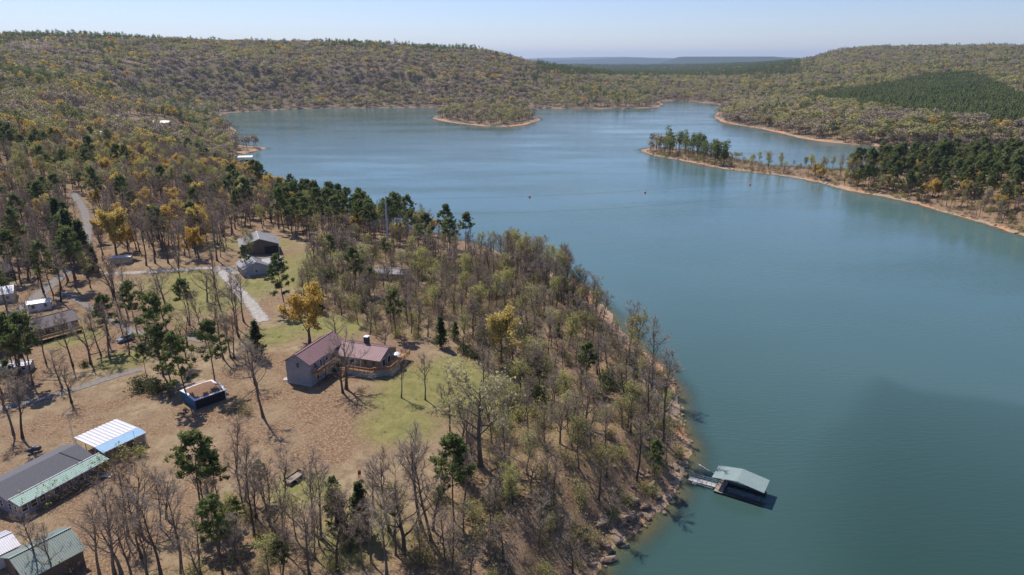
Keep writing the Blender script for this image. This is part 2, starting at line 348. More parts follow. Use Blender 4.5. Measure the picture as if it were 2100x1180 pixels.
def broadleaf(seed, H=16, form='narrow', leaf=None, nleaf=0, lsize=.28, mid=False):
    """returns (trunk builder, crown builder); crown materials: 0 twig, 1 leaf"""
    r = np.random.default_rng(seed); T = TB(r); C = TB(r)
    wide = form == 'wide'; t0 = .22 if wide else .36; nl = 13 if wide else 15
    tp = curve(r, (0, 0, -.3), (r.normal()*.05, r.normal()*.05, 1), H*(.72 if wide else .9), 7, .07, .12)
    tr = np.linspace(1, .16, 8)*(.024 if wide else .0165)*H; tr[0] *= 1.35
    T.tube(tp, tr, 6)
    tips = []
    for k in range(nl):
        t = t0+(1-t0)*((k+.4)/nl)**(.8)*.98; i = min(int(t*7), 6); fr = t*7-i; p = tp[i]*(1-fr)+tp[i+1]*fr
        a = k*2.4+r.uniform(-.5, .5); el = r.uniform(.35, .8) if wide else r.uniform(.65, 1.15)
        L = H*(.46 if wide else .30)*(1.12-.6*t)*r.uniform(.75, 1.2)
        lp_ = curve(r, p, (math.cos(a)*math.cos(el), math.sin(a)*math.cos(el), math.sin(el)), L, 5, .16, .10)
        r0 = tr[i]*.55; C.tube(lp_, np.linspace(r0, .016*H/16, 6), 4, 2)
        for q in range(6 if wide else 5):
            tt = r.uniform(.3, 1)*5; j = min(int(tt), 4); pp = lp_[j]*(1-tt+j)+lp_[j+1]*(tt-j); d = unit(lp_[j+1]-lp_[j])
            dd = unit(d+r.normal(size=3)*.62+np.array([0, 0, .2])); sp = curve(r, pp, dd, L*r.uniform(.28, .5), 3, .2, .1)
            C.tube(sp, [.032*H/16, .024*H/16, .016*H/16, .009*H/16], 3, 2)
            for z in range(17):
                u = r.uniform(.15, 1)*3; j2 = min(int(u), 2); p2 = sp[j2]*(1-u+j2)+sp[j2+1]*(u-j2)
                d2 = unit(dd+r.normal(size=3)*.75+np.array([0, 0, .15])); l2 = r.uniform(.5, 1.25)*H/16
                C.sliver(p2, d2, l2, .036, 0); tips.append(p2+d2*l2*r.uniform(.4, 1))
                if z % 2: C.sliver(p2+d2*l2*.5, unit(d2+r.normal(size=3)*.8), l2*.6, .03, 0)
    tips = np.array(tips)
    if leaf and nleaf:
        idx = r.integers(0, len(tips), nleaf); cc = np.array([0, 0, H*.5]); LP = tips[idx]+r.normal(size=(nleaf, 3))*.32; C.leaves(LP, lsize, 1, np.tile(cc, (nleaf, 1)), .6)
    return T, C
def pine(seed, H=20, low=.5, dens=1.0):
    r = np.random.default_rng(seed); T = TB(r); C = TB(r)
    tp = curve(r, (0, 0, -.3), (r.normal()*.03, r.normal()*.03, 1), H*.97, 8, .03, .1); tr = np.linspace(1, .12, 9)*.0115*H; tr[0] *= 1.3
    T.tube(tp, tr, 6); cl = []
    nb = int(25*dens)
    for k in range(nb):
        t = low+(1-low)*((k+.5)/nb); i = min(int(t*8), 7); fr = t*8-i; p = tp[i]*(1-fr)+tp[i+1]*fr
        a = k*2.4+r.uniform(-.6, .6); u = (t-low)/(1-low); L = H*.19*(math.sin(math.pi*min(1, .25+.8*u))**.7)*r.uniform(.65, 1.25)+.4
        el = .05+.6*u+r.uniform(-.15, .15); b = curve(r, p, (math.cos(a)*math.cos(el), math.sin(a)*math.cos(el), math.sin(el)), L, 4, .12, .06)
        C.tube(b, np.linspace(.045, .015, 5)*H/18, 3, 0)
        for q in range(5):
            tt = r.uniform(.4, 1.0)*4; j = min(int(tt), 3); cl.append(b[j]*(1-tt+j)+b[j+1]*(tt-j)+r.normal(size=3)*.35*H/18)
        cl.append(b[-1])
    for k in range(6): cl.append(tp[-1]+r.normal(size=3)*np.array([.7, .7, .5]))
    for k in range(4):           # dead stubs below the crown
        t = r.uniform(.25, low); i = min(int(t*8), 7); C.sliver(tp[i], np.array([r.normal(), r.normal(), .1]), r.uniform(.8, 1.8), .07, 0)
    for c in cl:
        n = 30; d = r.normal(size=(n, 3)); d[:, 2] = d[:, 2]*.7+.25; d /= np.linalg.norm(d, axis=1)[:, None]
        C.leaves(c+d*r.uniform(.1, .66, (n, 1))*H/18, .36*H/18, 1, np.tile(c*np.array([.85, .85, 1])-np.array([0, 0, .25]), (n, 1)), .4)
    return T, C
def cedar(seed, H=8):
    r = np.random.default_rng(seed); T = TB(r); C = TB(r)
    T.tube(curve(r, (0, 0, -.2), (0, 0, 1), H*.93, 5, .03, .1), np.linspace(.02, .004, 6)*H, 5)
    P = []
    for k in range(90):
        t = r.uniform(.03, 1); rad = H*.23*(1-t)**.75*(.55+.45*min(1, t*6)); a = r.uniform(0, 6.283); ln = rad*r.uniform(.75, 1.15)+.1
        tip = np.array([math.cos(a)*ln, math.sin(a)*ln, t*H+ln*.25]); C.sliver(np.array([0, 0, t*H]), tip-np.array([0, 0, t*H]), np.linalg.norm(tip-np.array([0, 0, t*H])), .06, 0)
        for q in range(22):
            s_ = r.uniform(.3, 1.05); P.append(np.array([0, 0, t*H])*(1-s_)+tip*s_+r.normal(size=3)*.03*H)
    P = np.array(P); C.leaves(P, .038*H+.06, 1, np.stack([P[:, 0]*0, P[:, 1]*0, P[:, 2]*.9-.4], 1), .5)
    return T, C
def shrub(seed, H=2.6, nleaf=250, twigs=46):
    r = np.random.default_rng(seed); T = TB(r); C = TB(r); tips = []
    T.tube(curve(r, (0, 0, -.1), (.1, 0, 1), H*.45, 3, .1, .1), [.05, .04, .03, .015], 4)
    for k in range(twigs):
        a = r.uniform(0, 6.283); el = r.uniform(.35, 1.45); st = curve(r, (r.normal()*.35, r.normal()*.35, 0), (math.cos(a)*math.cos(el), math.sin(a)*math.cos(el), math.sin(el)), H*r.uniform(.5, 1), 3, .2, .05)
        for j in range(3):
            C.sliver(st[j], st[j+1]-st[j], np.linalg.norm(st[j+1]-st[j])*1.2, .035, 0)
            for q in range(4):
                d = unit(st[j+1]-st[j]+r.normal(size=3)*.6); C.sliver(st[j+1], d, .5*H/2.6, .026, 0); tips.append(st[j+1]+d*.4)
    if nleaf:
        tips = np.array(tips); C.leaves(tips[r.integers(0, len(tips), nleaf)]+r.normal(size=(nleaf, 3))*.12*H/2.6, .16+.03*H, 1)
    return T, C
def far_tree(seed, H=17, n=176, kind='bare'):
    r = np.random.default_rng(seed); T = TB(r); C = TB(r)
    T.tube([(0, 0, -1), (.2, .1, H*.45), (.1, .2, H*.8)], [.26, .18, .06], 3)
    for k in range(7):
        a = r.uniform(0, 6.283); z = H*r.uniform(.25, .6); C.sliver(np.array([0, 0, z]), np.array([math.cos(a)*.6, math.sin(a)*.6, 1]), H*.42, .28, 0)
    if kind == 'pine':
        P = []; Q = []
        for k in range(13):
            t = r.uniform(.48, 1); a = r.uniform(0, 6.283); q = H*.15*math.sin(math.pi*min(1, .3+.75*(t-.48)/.52))*r.uniform(.5, 1.1)
            P.append(np.array([math.cos(a)*q, math.sin(a)*q, t*H])+r.normal(size=(n//11, 3))*np.array([.8, .8, .55])*H/20); Q.append(np.tile(np.array([math.cos(a)*q*.7, math.sin(a)*q*.7, t*H-.5]), (n//11, 1)))
        C.leaves(np.concatenate(P), .80*H/20, 1, np.concatenate(Q))
    elif kind == 'cone':
        t = r.uniform(.12, 1, n); a = r.uniform(0, 6.283, n); q = H*.21*(1-t)**.7*r.uniform(.6, 1.1, n)
        C.leaves(np.stack([np.cos(a)*q, np.sin(a)*q, t*H], 1), .095*H, 1, np.stack([q*0, q*0, t*H*.8], 1))
    else:
        P = []; Q = []
        for k in range(11):
            d = unit(r.normal(size=3)); d[2] = abs(d[2])*.9-.25; c = np.array([0, 0, H*.60])+d*np.array([H*.23, H*.23, H*.32])*r.uniform(.6, 1.1)
            e = r.normal(size=(n//11, 3)); e /= np.linalg.norm(e, axis=1)[:, None]; P.append(c+e*H*.10*r.uniform(.6, 1.15, (n//11, 1))); Q.append(np.tile(c*np.array([.8, .8, 1])-np.array([0, 0, .6]), (n//11, 1)))
        C.leaves(np.concatenate(P), .056*H, 1, np.concatenate(Q), .5)
    return T, C
PROTO = {}
def proto(kind, builders, trunk_mat, cm):
    L = []
    for k, (T, C) in enumerate(builders):
        L.append((T.mesh(kind+'_trunk', [M[trunk_mat]]), C.mesh(kind+'_crown', [M[c] for c in cm])))
    PROTO[kind] = L
BL = broadleaf
proto('bare', [BL(11+k, 16, 'narrow') for k in range(6)], 'bark', ('twig', 'twig', 'bark'))
proto('barewide', [BL(31+k, 15, 'wide') for k in range(4)], 'bark', ('twig', 'twig', 'bark'))
proto('bud', [BL(51+k, 15, 'narrow', True, 900+250*k, .25) for k in range(5)], 'bark', ('twig', 'bud', 'bark'))
proto('budwide', [BL(71+k, 14, 'wide', True, 1500, .27) for k in range(2)], 'bark', ('twig', 'bud', 'bark'))
proto('orange', [BL(81+k, 15, 'wide', True, 6000, .36) for k in range(3)], 'bark', ('twig', 'orange', 'bark'))
proto('pine', [pine(91+k, 20, (.5, .42, .58, .48, .35)[k]) for k in range(5)], 'pinebark', ('pinebark', 'pine'))
proto('cedar', [cedar(101+k, 8) for k in range(3)], 'pinebark', ('pinebark', 'cedar'))
proto('shrub', [shrub(111+k, 2.6, (0, 0, 120, 260)[k]) for k in range(4)], 'bark', ('brush', 'bud'))
proto('greenshrub', [shrub(121+k, 2.6, 900) for k in range(2)], 'bark', ('brush', 'cedar'))
proto('farbare', [far_tree(131+k) for k in range(4)], 'farbark', ('farbark', 'haze_twig'))
proto('farbud', [far_tree(141+k) for k in range(4)], 'farbark', ('farbark', 'far_bud'))
proto('farorange', [far_tree(151+k) for k in range(2)], 'farbark', ('farbark', 'orange'))
proto('farpine', [far_tree(161+k, 20, 150, 'pine') for k in range(3)], 'pinebark', ('pinebark', 'pine'))
proto('plantation', [far_tree(171+k, 11, 90, 'cone') for k in range(2)], 'pinebark', ('pinebark', 'plantpine'))
BASEH = dict(bare=16, barewide=15, bud=15, budwide=14, orange=15, pine=20, cedar=8, shrub=2.6, greenshrub=2.6, farbare=17, farbud=17, farorange=17, farpine=20, plantation=11)
print('protos', time.time()-T0)
# ---------------------------------------------------------------- where plants stand
def inpoly(px, py, Q):
    Q = np.array(Q, float); ins = np.zeros(len(px), bool)
    for i in range(len(Q)):
        a = Q[i]; b = Q[(i+1) % len(Q)]
        if a[1] != b[1]: ins ^= ((a[1] > py) != (b[1] > py)) & (px < (b[0]-a[0])*(py-a[1])/(b[1]-a[1])+a[0])
    return ins
def project(x, y, z):
    dz = z-CZ; f = y*math.cos(PITCH)-dz*math.sin(PITCH); u = y*math.sin(PITCH)+dz*math.cos(PITCH)
    return 1050+F*x/f, 590-F*u/f
TREES = []       # dicts: kind, variant, x, y, z, s, rot, region, label
def put(kind, x, y, z, s, region, label=None, var=None):
    n = len(PROTO[kind]); TREES.append(dict(kind=kind, var=int(rng.integers(n)) if var is None else var, x=x, y=y, z=z, s=s, rot=float(rng.uniform(0, 6.283)), region=region, label=label))
def hand(kind, px, base, top, label=None, dx=0, region='lawn', var=None):
    x, y, z = ground(px, base); D = math.hypot(x, y); zt = atD(px+dx, top, D)[2]
    put(kind, x, y, z, max(.25, (zt-z)/BASEH[kind]), region, label, var)
HANDT = [
 ('barewide',710,798,652,'large bare oak directly in front of the red roofed house'),('barewide',703,806,700,'thin bare tree touching the large oak before the red roofed house'),
 ('bare',540,856,690,'lone bare tree on the dry lawn left of the red roofed house'),('barewide',147,826,728,'spreading bare tree beside the gravel track behind the white carport'),
 ('bare',823,816,728,'slim bare tree right of the red roofed house below its deck'),('bare',872,820,722,'bare tree alone on the green lawn right of the house'),
 ('bare',926,915,775,'tall thin bare tree at the lawn corner by the lakeside wood'),('budwide',985,955,722,'tall wide pale budding tree at the edge of the lawn and lakeside wood'),
 ('orange',635,704,576,'large amber tree behind the red roofed house'),('orange',1028,742,622,'amber tree standing in the lakeside wood beyond the green lawn'),
 ('pine',415,1072,874,'tallest foreground pine between the trailer and the green roofed house'),('pine',452,1052,918,'shorter foreground pine just right of the tallest one'),
 ('pine',443,802,650,'pine standing above the blue shed with leafy roof'),('pine',335,772,596,'pine with a long crown left of the blue shed'),('pine',352,790,660,'leaning pine beside the shrubs left of the blue shed'),
 ('pine',283,690,572,'round topped pine left of the middle grass clearing'),('pine',388,668,570,'small pine at the middle of the grass clearing'),('pine',68,790,632,'slender pine in front of the deck house at left'),
 ('pine',386,826,676,'thin pine whose trunk crosses the blue shed'),('pine',586,640,520,'pine just right of the grey garage'),('pine',488,458,386,'dark pine behind the barn with pale roof'),
 ('cedar',128,500,408,'dark evergreen at the top of the row by the curved road'),('cedar',152,540,430,'biggest dark evergreen of the row by the curved road'),('cedar',176,548,452,'dark evergreen in the row nearest the curved road'),('cedar',196,560,508,'small dark evergreen at the low end of the road row'),
 ('pine',205,425,340,'tall dark pine beside the far bend of the curved road'),('pine',760,612,546,'short dense pine in the wood behind the red roofed house'),('pine',812,692,592,'dark pine behind the right wing of the red roofed house'),
 ('cedar',905,712,652,'small dark cedar at the upper edge of the green lawn'),('cedar',742,1096,992,'yellow green cedar right of the pair in the foreground'),('cedar',690,1080,980,'dark bushy cedar left of the pair in the foreground'),
 ('cedar',945,985,908,'dark cedar at the lawn edge below the tall budding tree'),('pine',578,1195,1100,'small pine at the bottom edge of the picture'),('pine',538,1024,945,'young pine near the flatbed trailer'),('pine',488,1105,1015,'young pine among the bare trees in the foreground'),
 ('bare',483,972,850,'bare tree behind the two foreground pines'),('bare',583,1048,912,'bare tree left of the flatbed trailer'),('bare',641,1092,925,'thin snag right of the flatbed trailer'),
 ('barewide',828,1135,948,'crooked dark bare tree in the foreground beside the wood'),('bare',868,1092,872,'tall bare tree in the foreground clump by the dry lawn'),('bare',800,1090,920,'bare tree left in the foreground clump by the dry lawn'),('bare',885,1110,905,None),('bare',770,1060,930,None),
 ('barewide',288,1092,925,'wide bare tree below the green porch roof house'),('bare',262,1098,940,'bare tree below the corner of the green porch roof'),('bare',235,1176,975,None),('bare',205,1182,1010,None),('bare',88,1182,1030,'bare tree rising in front of the green metal barn'),('bare',120,1188,1065,'bare tree at the right end of the green metal barn'),('bare',330,1180,1000,None),('bare',372,1176,985,None),
 ('barewide',186,746,628,'big bare tree in front of the deck house at left'),('bare',28,892,745,'bare tree at left edge by the propane tank'),('bare',46,898,740,'straight bare tree near the propane tank'),('barewide',128,795,700,None),
 ('pine',20,815,735,'bushy pine at the left edge above the propane tank'),('bare',60,760,650,None),('bare',95,745,640,None),
 ('bud',1300,758,636,'budding tree leaning over the water above the clay bank'),('bare',1335,800,655,'twin bare tree on the near shore above the water'),('bare',1362,906,715,'tall bare tree on the shore rocks above the dock'),('bare',1330,880,730,'bare tree on the shore left of the tallest one above the dock'),('bare',1305,985,840,'leaning bare tree on the rocks left of the dock'),('bare',1120,600,518,None),('bud',985,540,475,None),
 ('orange',240,528,418,'amber tree above the tan shed'),('orange',335,502,414,'amber tree left of the white camper'),('orange',400,500,412,'amber tree right of the white camper'),
 ('bare',440,590,490,None),('barewide',425,620,535,'bare tree on the grass beside the pale drive'),('bare',372,590,500,None),('bare',455,640,540,None),('bare',500,660,550,None),('bare',490,690,560,None),('bare',235,600,520,None),('bare',300,545,440,None),('bare',318,540,430,None),('bare',345,540,440,None),('bare',365,545,450,None),('bare',445,535,415,None),
 ('barewide',525,790,680,None),('bud',470,720,640,'pale green tree left of the path to the red roofed house'),('bare',480,735,640,None),('pine',375,760,690,None),('pine',330,750,680,None),('bare',255,700,610,None),('bare',225,735,620,None),('bare',208,730,625,None),
 ('barewide',790,720,655,None),('barewide',690,700,630,None),('bud',745,600,500,None),('bud',520,540,468,'white flowering tree before the barn with pale roof'),
 ('pine',505,560,500,None),('cedar',530,735,660,None),('cedar',655,640,590,None),('pine',300,770,700,None),('barewide',60,690,590,None),('bare',125,620,500,None),('bare',90,600,480,None),('bare',40,520,430,None),('bare',20,610,520,None),
]
for h_ in HANDT: hand(h_[0], h_[1], h_[2], h_[3], h_[4])
W_LAKE = [(930,705),(1010,775),(965,850),(925,960),(905,1000),(865,1100),(835,1200),(1225,1200),(1300,1075),(1385,990),(1402,930),(1392,850),(1350,765),(1250,660),(1190,598),(1080,552),(900,525),(700,500),(640,520),(600,610),(650,625),(690,650),(760,690),(820,692)]
W_PINE = [(560,470),(600,430),(680,440),(800,474),(900,498),(990,520),(900,528),(800,505),(700,505),(600,492)]
W_FRONT = [(390,1200),(415,1060),(480,1010),(600,1065),(700,1085),(780,1100),(850,1110),(830,1200)]
W_FL = [(170,1200),(240,1080),(400,1040),(395,1200)]
W_LEFT = [(0,440),(0,640),(60,640),(140,590),(215,560),(205,440),(100,420)]
W_MID = [(215,430),(230,500),(280,530),(470,530),(480,470),(560,470),(620,430),(540,392),(400,400),(300,410)]
W_LM = [(190,640),(280,620),(330,760),(230,740)]
ROADS = {   # pixel centre lines of the tracks: (points, width)
 'curved asphalt road running past the evergreens': ([(150,395),(172,430),(180,460),(176,500),(160,540),(110,580),(40,640),(-60,700)], 5.2, 'asphalt'),
 'pale gravel drive crossing the grass to the grey garage': ([(215,562),(300,559),(400,552),(460,548),(490,562)], 4.2, 'gravel'),
 'gravel drive curving down towards the red roofed house': ([(440,548),(470,572),(490,600),(520,628),(540,660)], 5.0, 'gravel'),
 'gravel track winding by the parked car': ([(420,700),(360,690),(300,690),(250,670),(200,640),(130,600)], 2.8, 'asphalt'),
 'grey track passing behind the white carport': ([(290,758),(235,770),(170,795),(100,815),(20,835),(-80,850)], 3.4, 'asphalt'),
}
ROADXY = []
for lab, (pts, wd_, mt) in ROADS.items():
    q = [ground(*p)[:2] for p in pts]; ROADXY.append((lab, np.array(q), wd_, mt))
KEEP = []    # circles kept clear of scattered plants: x, y, radius
for px, py, rad in [(690,745,17),(770,735,12),(415,800,9),(90,1000,16),(20,970,14),(230,905,11),(80,1130,13),(530,510,13),(525,545,12),(248,530,6),(368,440,6),(85,690,16),(20,720,14),(258,698,5),(602,985,5),(797,525,3),
                    (800,555,9),(325,252,34),(326,262,34),(300,262,30),(240,250,26),(145,230,26),(208,290,26),(145,236,24),(20,605,9),(80,640,9),(430,600,14),(370,600,12),(210,455,10),(200,420,10),(460,570,9)]:
    x, y, z = ground(px, py); KEEP.append((x, y, rad))
def clear(x, y):
    ok = np.ones(len(x), bool)
    for a, b, r_ in KEEP: ok &= (x-a)**2+(y-b)**2 > r_*r_
    for lab, q, wd_, mt in ROADXY:
        for i in range(len(q)-1):
            ab = q[i+1]-q[i]; P = np.stack([x, y], 1); t = np.clip(((P-q[i])@ab)/(ab@ab), 0, 1); d = P-(q[i]+t[:, None]*ab); ok &= (d*d).sum(1) > (wd_*.5+1.2)**2
    return ok
def jitter(Dmin, Dmax, s, azd=41.5):
    n = int((Dmax-Dmin)/s)+1; X = []; Y = []
    for k in range(n):
        D = Dmin+k*s; m = max(1, int(2*R(azd)*D/s)); a = (np.arange(m)+rng.uniform(-.5, .5, m))/m*2*R(azd)-R(azd); d = D+rng.uniform(-.5, .5, m)*s
        X.append(d*np.sin(a)); Y.append(d*np.cos(a))
    return np.concatenate(X), np.concatenate(Y)
def pick(tbl, n):
    k = list(tbl); p = np.array([tbl[a] for a in k], float); return np.array(k)[rng.choice(len(k), n, p=p/p.sum())]
def zone(poly, spacing, tbl, region, hs=(.75, 1.15), mind=3.0):
    x, y = jitter(70, 440, spacing); z, d = height(x, y, True); px, py = project(x, y, z)
    ok = inpoly(px, py, poly) & (d > mind) & clear(x, y) & ~((px > 1060) & (px < 1290) & (py < 725) & (d < 12) & (rng.random(len(x)) < .8)); x, y, z, d = x[ok], y[ok], z[ok], d[ok]; kk = pick(tbl, len(x))
    for a in range(len(x)):
        f = rng.uniform(*hs)*(1 if d[a] > 9 else .8)
        put(str(kk[a]), x[a], y[a], z[a], f*(1 if kk[a] not in ('pine',) else 1.0), region)
zone(W_LAKE, 5.7, dict(bare=40, bud=14, budwide=6, barewide=36, orange=.5, pine=1.2, cedar=1.6), 'lake', (.45, .88))
zone([(1000,520),(1080,552),(1190,598),(1262,668),(1390,850),(1405,930),(1380,900),(1320,760),(1200,660),(1100,590)], 4.2, dict(bare=78, bud=22), 'lake', (.7, 1.2), 6.5)
zone(W_LAKE, 4.4, dict(shrub=80, greenshrub=5), 'lakeshrub', (.7, 1.8), 1.2)
zone(W_PINE, 9.5, dict(pine=75, bare=18, bud=7), 'pinestrip', (.8, 1.1))
zone(W_PINE, 5.2, dict(bare=70, bud=22, orange=4), 'pinestrip', (.45, .8))
zone(W_FRONT, 4.0, dict(bare=74, barewide=14, pine=1.2, bud=10), 'front', (.5, .95))
zone(W_FRONT, 4.5, dict(shrub=90, greenshrub=10), 'frontshrub', (.5, 1.3))
zone(W_FL, 5.5, dict(bare=85, barewide=15), 'front', (.6, .95))
zone(W_LEFT, 5.4, dict(bare=60, barewide=25, pine=15, orange=4), 'left', (.7, 1.0))
zone(W_MID, 6.0, dict(bare=62, barewide=10, orange=10, pine=6, bud=8), 'mid', (.75, 1.05))
zone([(60,560),(220,570),(500,640),(560,700),(470,760),(350,780),(240,700),(180,760),(0,830),(0,640)], 11, dict(bare=50, barewide=30, pine=14, bud=6), 'lawn', (.75, 1.1))
zone([(0,850),(0,740),(120,720),(60,860)], 7, dict(bare=60, barewide=20, pine=30), 'left', (.7, 1.0))
zone(W_LM, 8.0, dict(bare=60, barewide=20, pine=20), 'mid', (.7, 1.0))
for px, py, k, s, lab in [(290,800,'greenshrub',1.4,'green shrub at the left of the blue shed'),(325,805,'greenshrub',1.5,'larger green shrub against the blue shed'),(350,815,'shrub',1.2,None),(490,842,'shrub',1.5,'heap of grey brush right of the blue shed'),(508,850,'shrub',1.2,None),
   (60,1040,'shrub',1.3,None),(90,1035,'shrub',1.5,None),(115,1022,'shrub',1.6,None),(140,1010,'shrub',1.5,None),(165,998,'shrub',1.5,None),(190,985,'shrub',1.4,None),(208,975,'shrub',1.6,None),(235,955,'shrub',1.5,None),(262,945,'shrub',1.7,None),(285,935,'shrub',1.1,None),
   (120,1172,'shrub',1.5,None),(150,1160,'shrub',1.7,None),(95,1185,'shrub',1.6,None),(740,805,'shrub',.9,'low bare bush on the lawn below the house deck'),(175,752,'greenshrub',.7,None),(955,725,'greenshrub',1.2,'bright green bush at the top of the lawn'),(975,732,'greenshrub',1.0,None),(720,1110,'greenshrub',1.1,None)]:
    x, y, z = ground(px, py); put(k, x, y, z, s, 'shrubs', lab)
x, y = jitter(75, 300, 2.0); z, d = height(x, y, True); px, py = project(x, y, z); nn_ = fbm(x, y, 14, 3, 66)     # dry tufts and fallen twigs on the clearings
ok = (d > 8) & clear(x, y) & (rng.random(len(x)) < np.where(nn_ > .05, .34, .07)) & (px < 1000) & (px > -40) & (py < 1200)
for a in np.nonzero(ok)[0]: put('shrub', x[a], y[a], z[a], rng.uniform(.08, .24), 'shorebrush', None, int(rng.integers(2)))
# beyond: wooded country
ele = np.maximum.accumulate(((gz+np.where(gd > 0, 7, 0)-CZ)/gD).reshape(NR, NA), 0)
def seen(x, y, z, H):
    D = np.hypot(x, y); i = np.clip((np.log(D/28)/math.log(30000/28)*(NR-1)).astype(int)-6, 0, NR-1); j = np.clip(((np.arctan2(x, y)+R(62))/R(124)*(NA-1)).astype(int), 0, NA-1)
    return (z+H-CZ)/D > ele[i, j]
PLANT = [(1612,206),(1680,197),(1760,188),(1850,172),(1900,158),(1985,156),(2030,170),(2080,196),(2120,210),(2200,262),(2000,258),(1900,252),(1800,233),(1700,217)]
for Da, Db, s in [(335,720,5.8),(720,1150,8.0),(1150,2300,12.5),(2300,4000,14),(4000,6800,16)]:
    x, y = jitter(Da, Db, s); x = x+rng.normal(size=len(x))*s*.3; y = y+rng.normal(size=len(x))*s*.3; z, d = height(x, y, True); px, py = project(x, y, z); D = np.hypot(x, y)
    ok = (d > np.clip(D*.006, 3, 6)) & seen(x, y, z, 18) & clear(x, y)
    ok &= ~((py > 432) & (px < 700)) & ~inpoly(px, py, W_LAKE) & ~inpoly(px, py, W_PINE) & ~inpoly(px, py, W_MID) & ~inpoly(px, py, W_LEFT)
    ok &= ~inpoly(px, py, [(1490,300),(1490,380),(1745,380),(1745,300)]) | (rng.random(len(x)) < .34)
    ok &= ~inpoly(px, py, PLANT)
    ok &= ~(inpoly(px, py, [(20,92),(100,88),(130,100),(90,112),(20,108)]) & (rng.random(len(x)) < .75))
    ok &= rng.random(len(x)) < np.where(D < 720, .85, .95)
    x, y, z, d, px, py, D = (q[ok] for q in (x, y, z, d, px, py, D))
    nz = fbm(x, y, 130, 3, 80); n2 = fbm(x, y, 60, 2, 90); u = np.clip(.55*rng.random(len(x))+.45*(.5+.9*fbm(x, y, 34, 2, 120)), 0, 1)
    right = px > 1100
    for a in range(len(x)):
        pen = D[a] < 720 and px[a] > 1280; isl = 870 < px[a] < 1120 and 900 < D[a] < 1130
        if pen: tb = (.52, .56, .70, .0) if px[a] > 1740 else ((.75, .8, .97, .0) if px[a] < 1500 else (.04, .1, .75, .0))   # pine, orange, bud
        elif isl: tb = (.03, .09, .62, 0)
        elif D[a] < 1100 and px[a] < 700:
            tb = (.20+.35*(nz[a] > .3)*(px[a] < 330), 0, 0, 0); tb = (tb[0], tb[0]+(.26 if n2[a] > .1 else .05), tb[0]+.36, 0)
        elif right[a]: tb = (.21+.3*(nz[a] > .3)+.55*(py[a] < 163 and px[a] < 1640), 0, 0, 0); tb = (tb[0], tb[0]+.035, tb[0]+.28+.26*(n2[a] > 0), 0)
        else: tb = (.20+.4*(nz[a] > .33)+.35*(py[a] < 112 and px[a] > 640 and n2[a] > -.2)+.5*(py[a] < 92 and px[a] < 330), 0, 0, 0); tb = (tb[0], tb[0]+.035+.05*(n2[a] > .2), tb[0]+.22+.26*(n2[a] > .1), 0)
        if d[a] < 14 and D[a] > 700: tb = (tb[0]*.2, tb[0]*.2+.03, .28, 0)
        k = 'pine' if u[a] < tb[0] else 'orange' if u[a] < tb[1] else 'bud' if u[a] < tb[2] else 'bare'
        f = rng.uniform(.62, 1.2)*(.9 if d[a] > 14 else .78)
        if pen and k == 'pine': f *= 1.05 if px[a] > 1740 else 1.0
        elif pen: f *= .88
        if isl: f *= 1.1
        elif D[a] > 1150: f *= 1.12
        elif D[a] > 720: f *= 1.1
        reg = 'tip' if pen and px[a] < 1500 else 'neck' if pen and px[a] < 1740 else 'penin' if pen else 'isle' if isl else 'leftfar' if (px[a] < 700 and D[a] < 1150) else 'ridge' if px[a] < 1370 and D[a] < 2600 and not (px[a] > 1140 and D[a] > 1500) else 'right'
        if D[a] > 640: k = 'far'+k
        put(k, x[a], y[a], z[a], f*(1.0 if D[a] < 2300 else .95 if D[a] < 4000 else 1.05), reg)
x, y = jitter(760, 2300, 5.0); x = x+rng.normal(size=len(x))*1.6; y = y+rng.normal(size=len(x))*1.6; z, d = height(x, y, True); px, py = project(x, y, z); ok = inpoly(px, py, PLANT) & seen(x, y, z, 12)
for a in np.nonzero(ok)[0]: put('plantation', x[a], y[a], z[a], rng.uniform(.8, 1.1), 'plantation')
# brush along the waterline and under the trees
x, y = jitter(80, 700, 5.0); z, d = height(x, y, True); D = np.hypot(x, y); px, py = project(x, y, z)
ok = (d > 1.2) & (d < np.where((px > 1290) & (D > 330), 34, 16)) & ~((px > 1070) & (px < 1300) & (py < 720) & (d < 8)) & (rng.random(len(x)) < np.where(D < 330, .5, .8)) & ~((px > 1180) & (px < 1420) & (D < 250) & (d < 3)); 
for a in np.nonzero(ok)[0]: put('shrub', x[a], y[a], z[a], rng.uniform(.5, 1.2)*(1 if D[a] < 350 else 1.25), 'shorebrush')
print('placed', len(TREES), time.time()-T0)
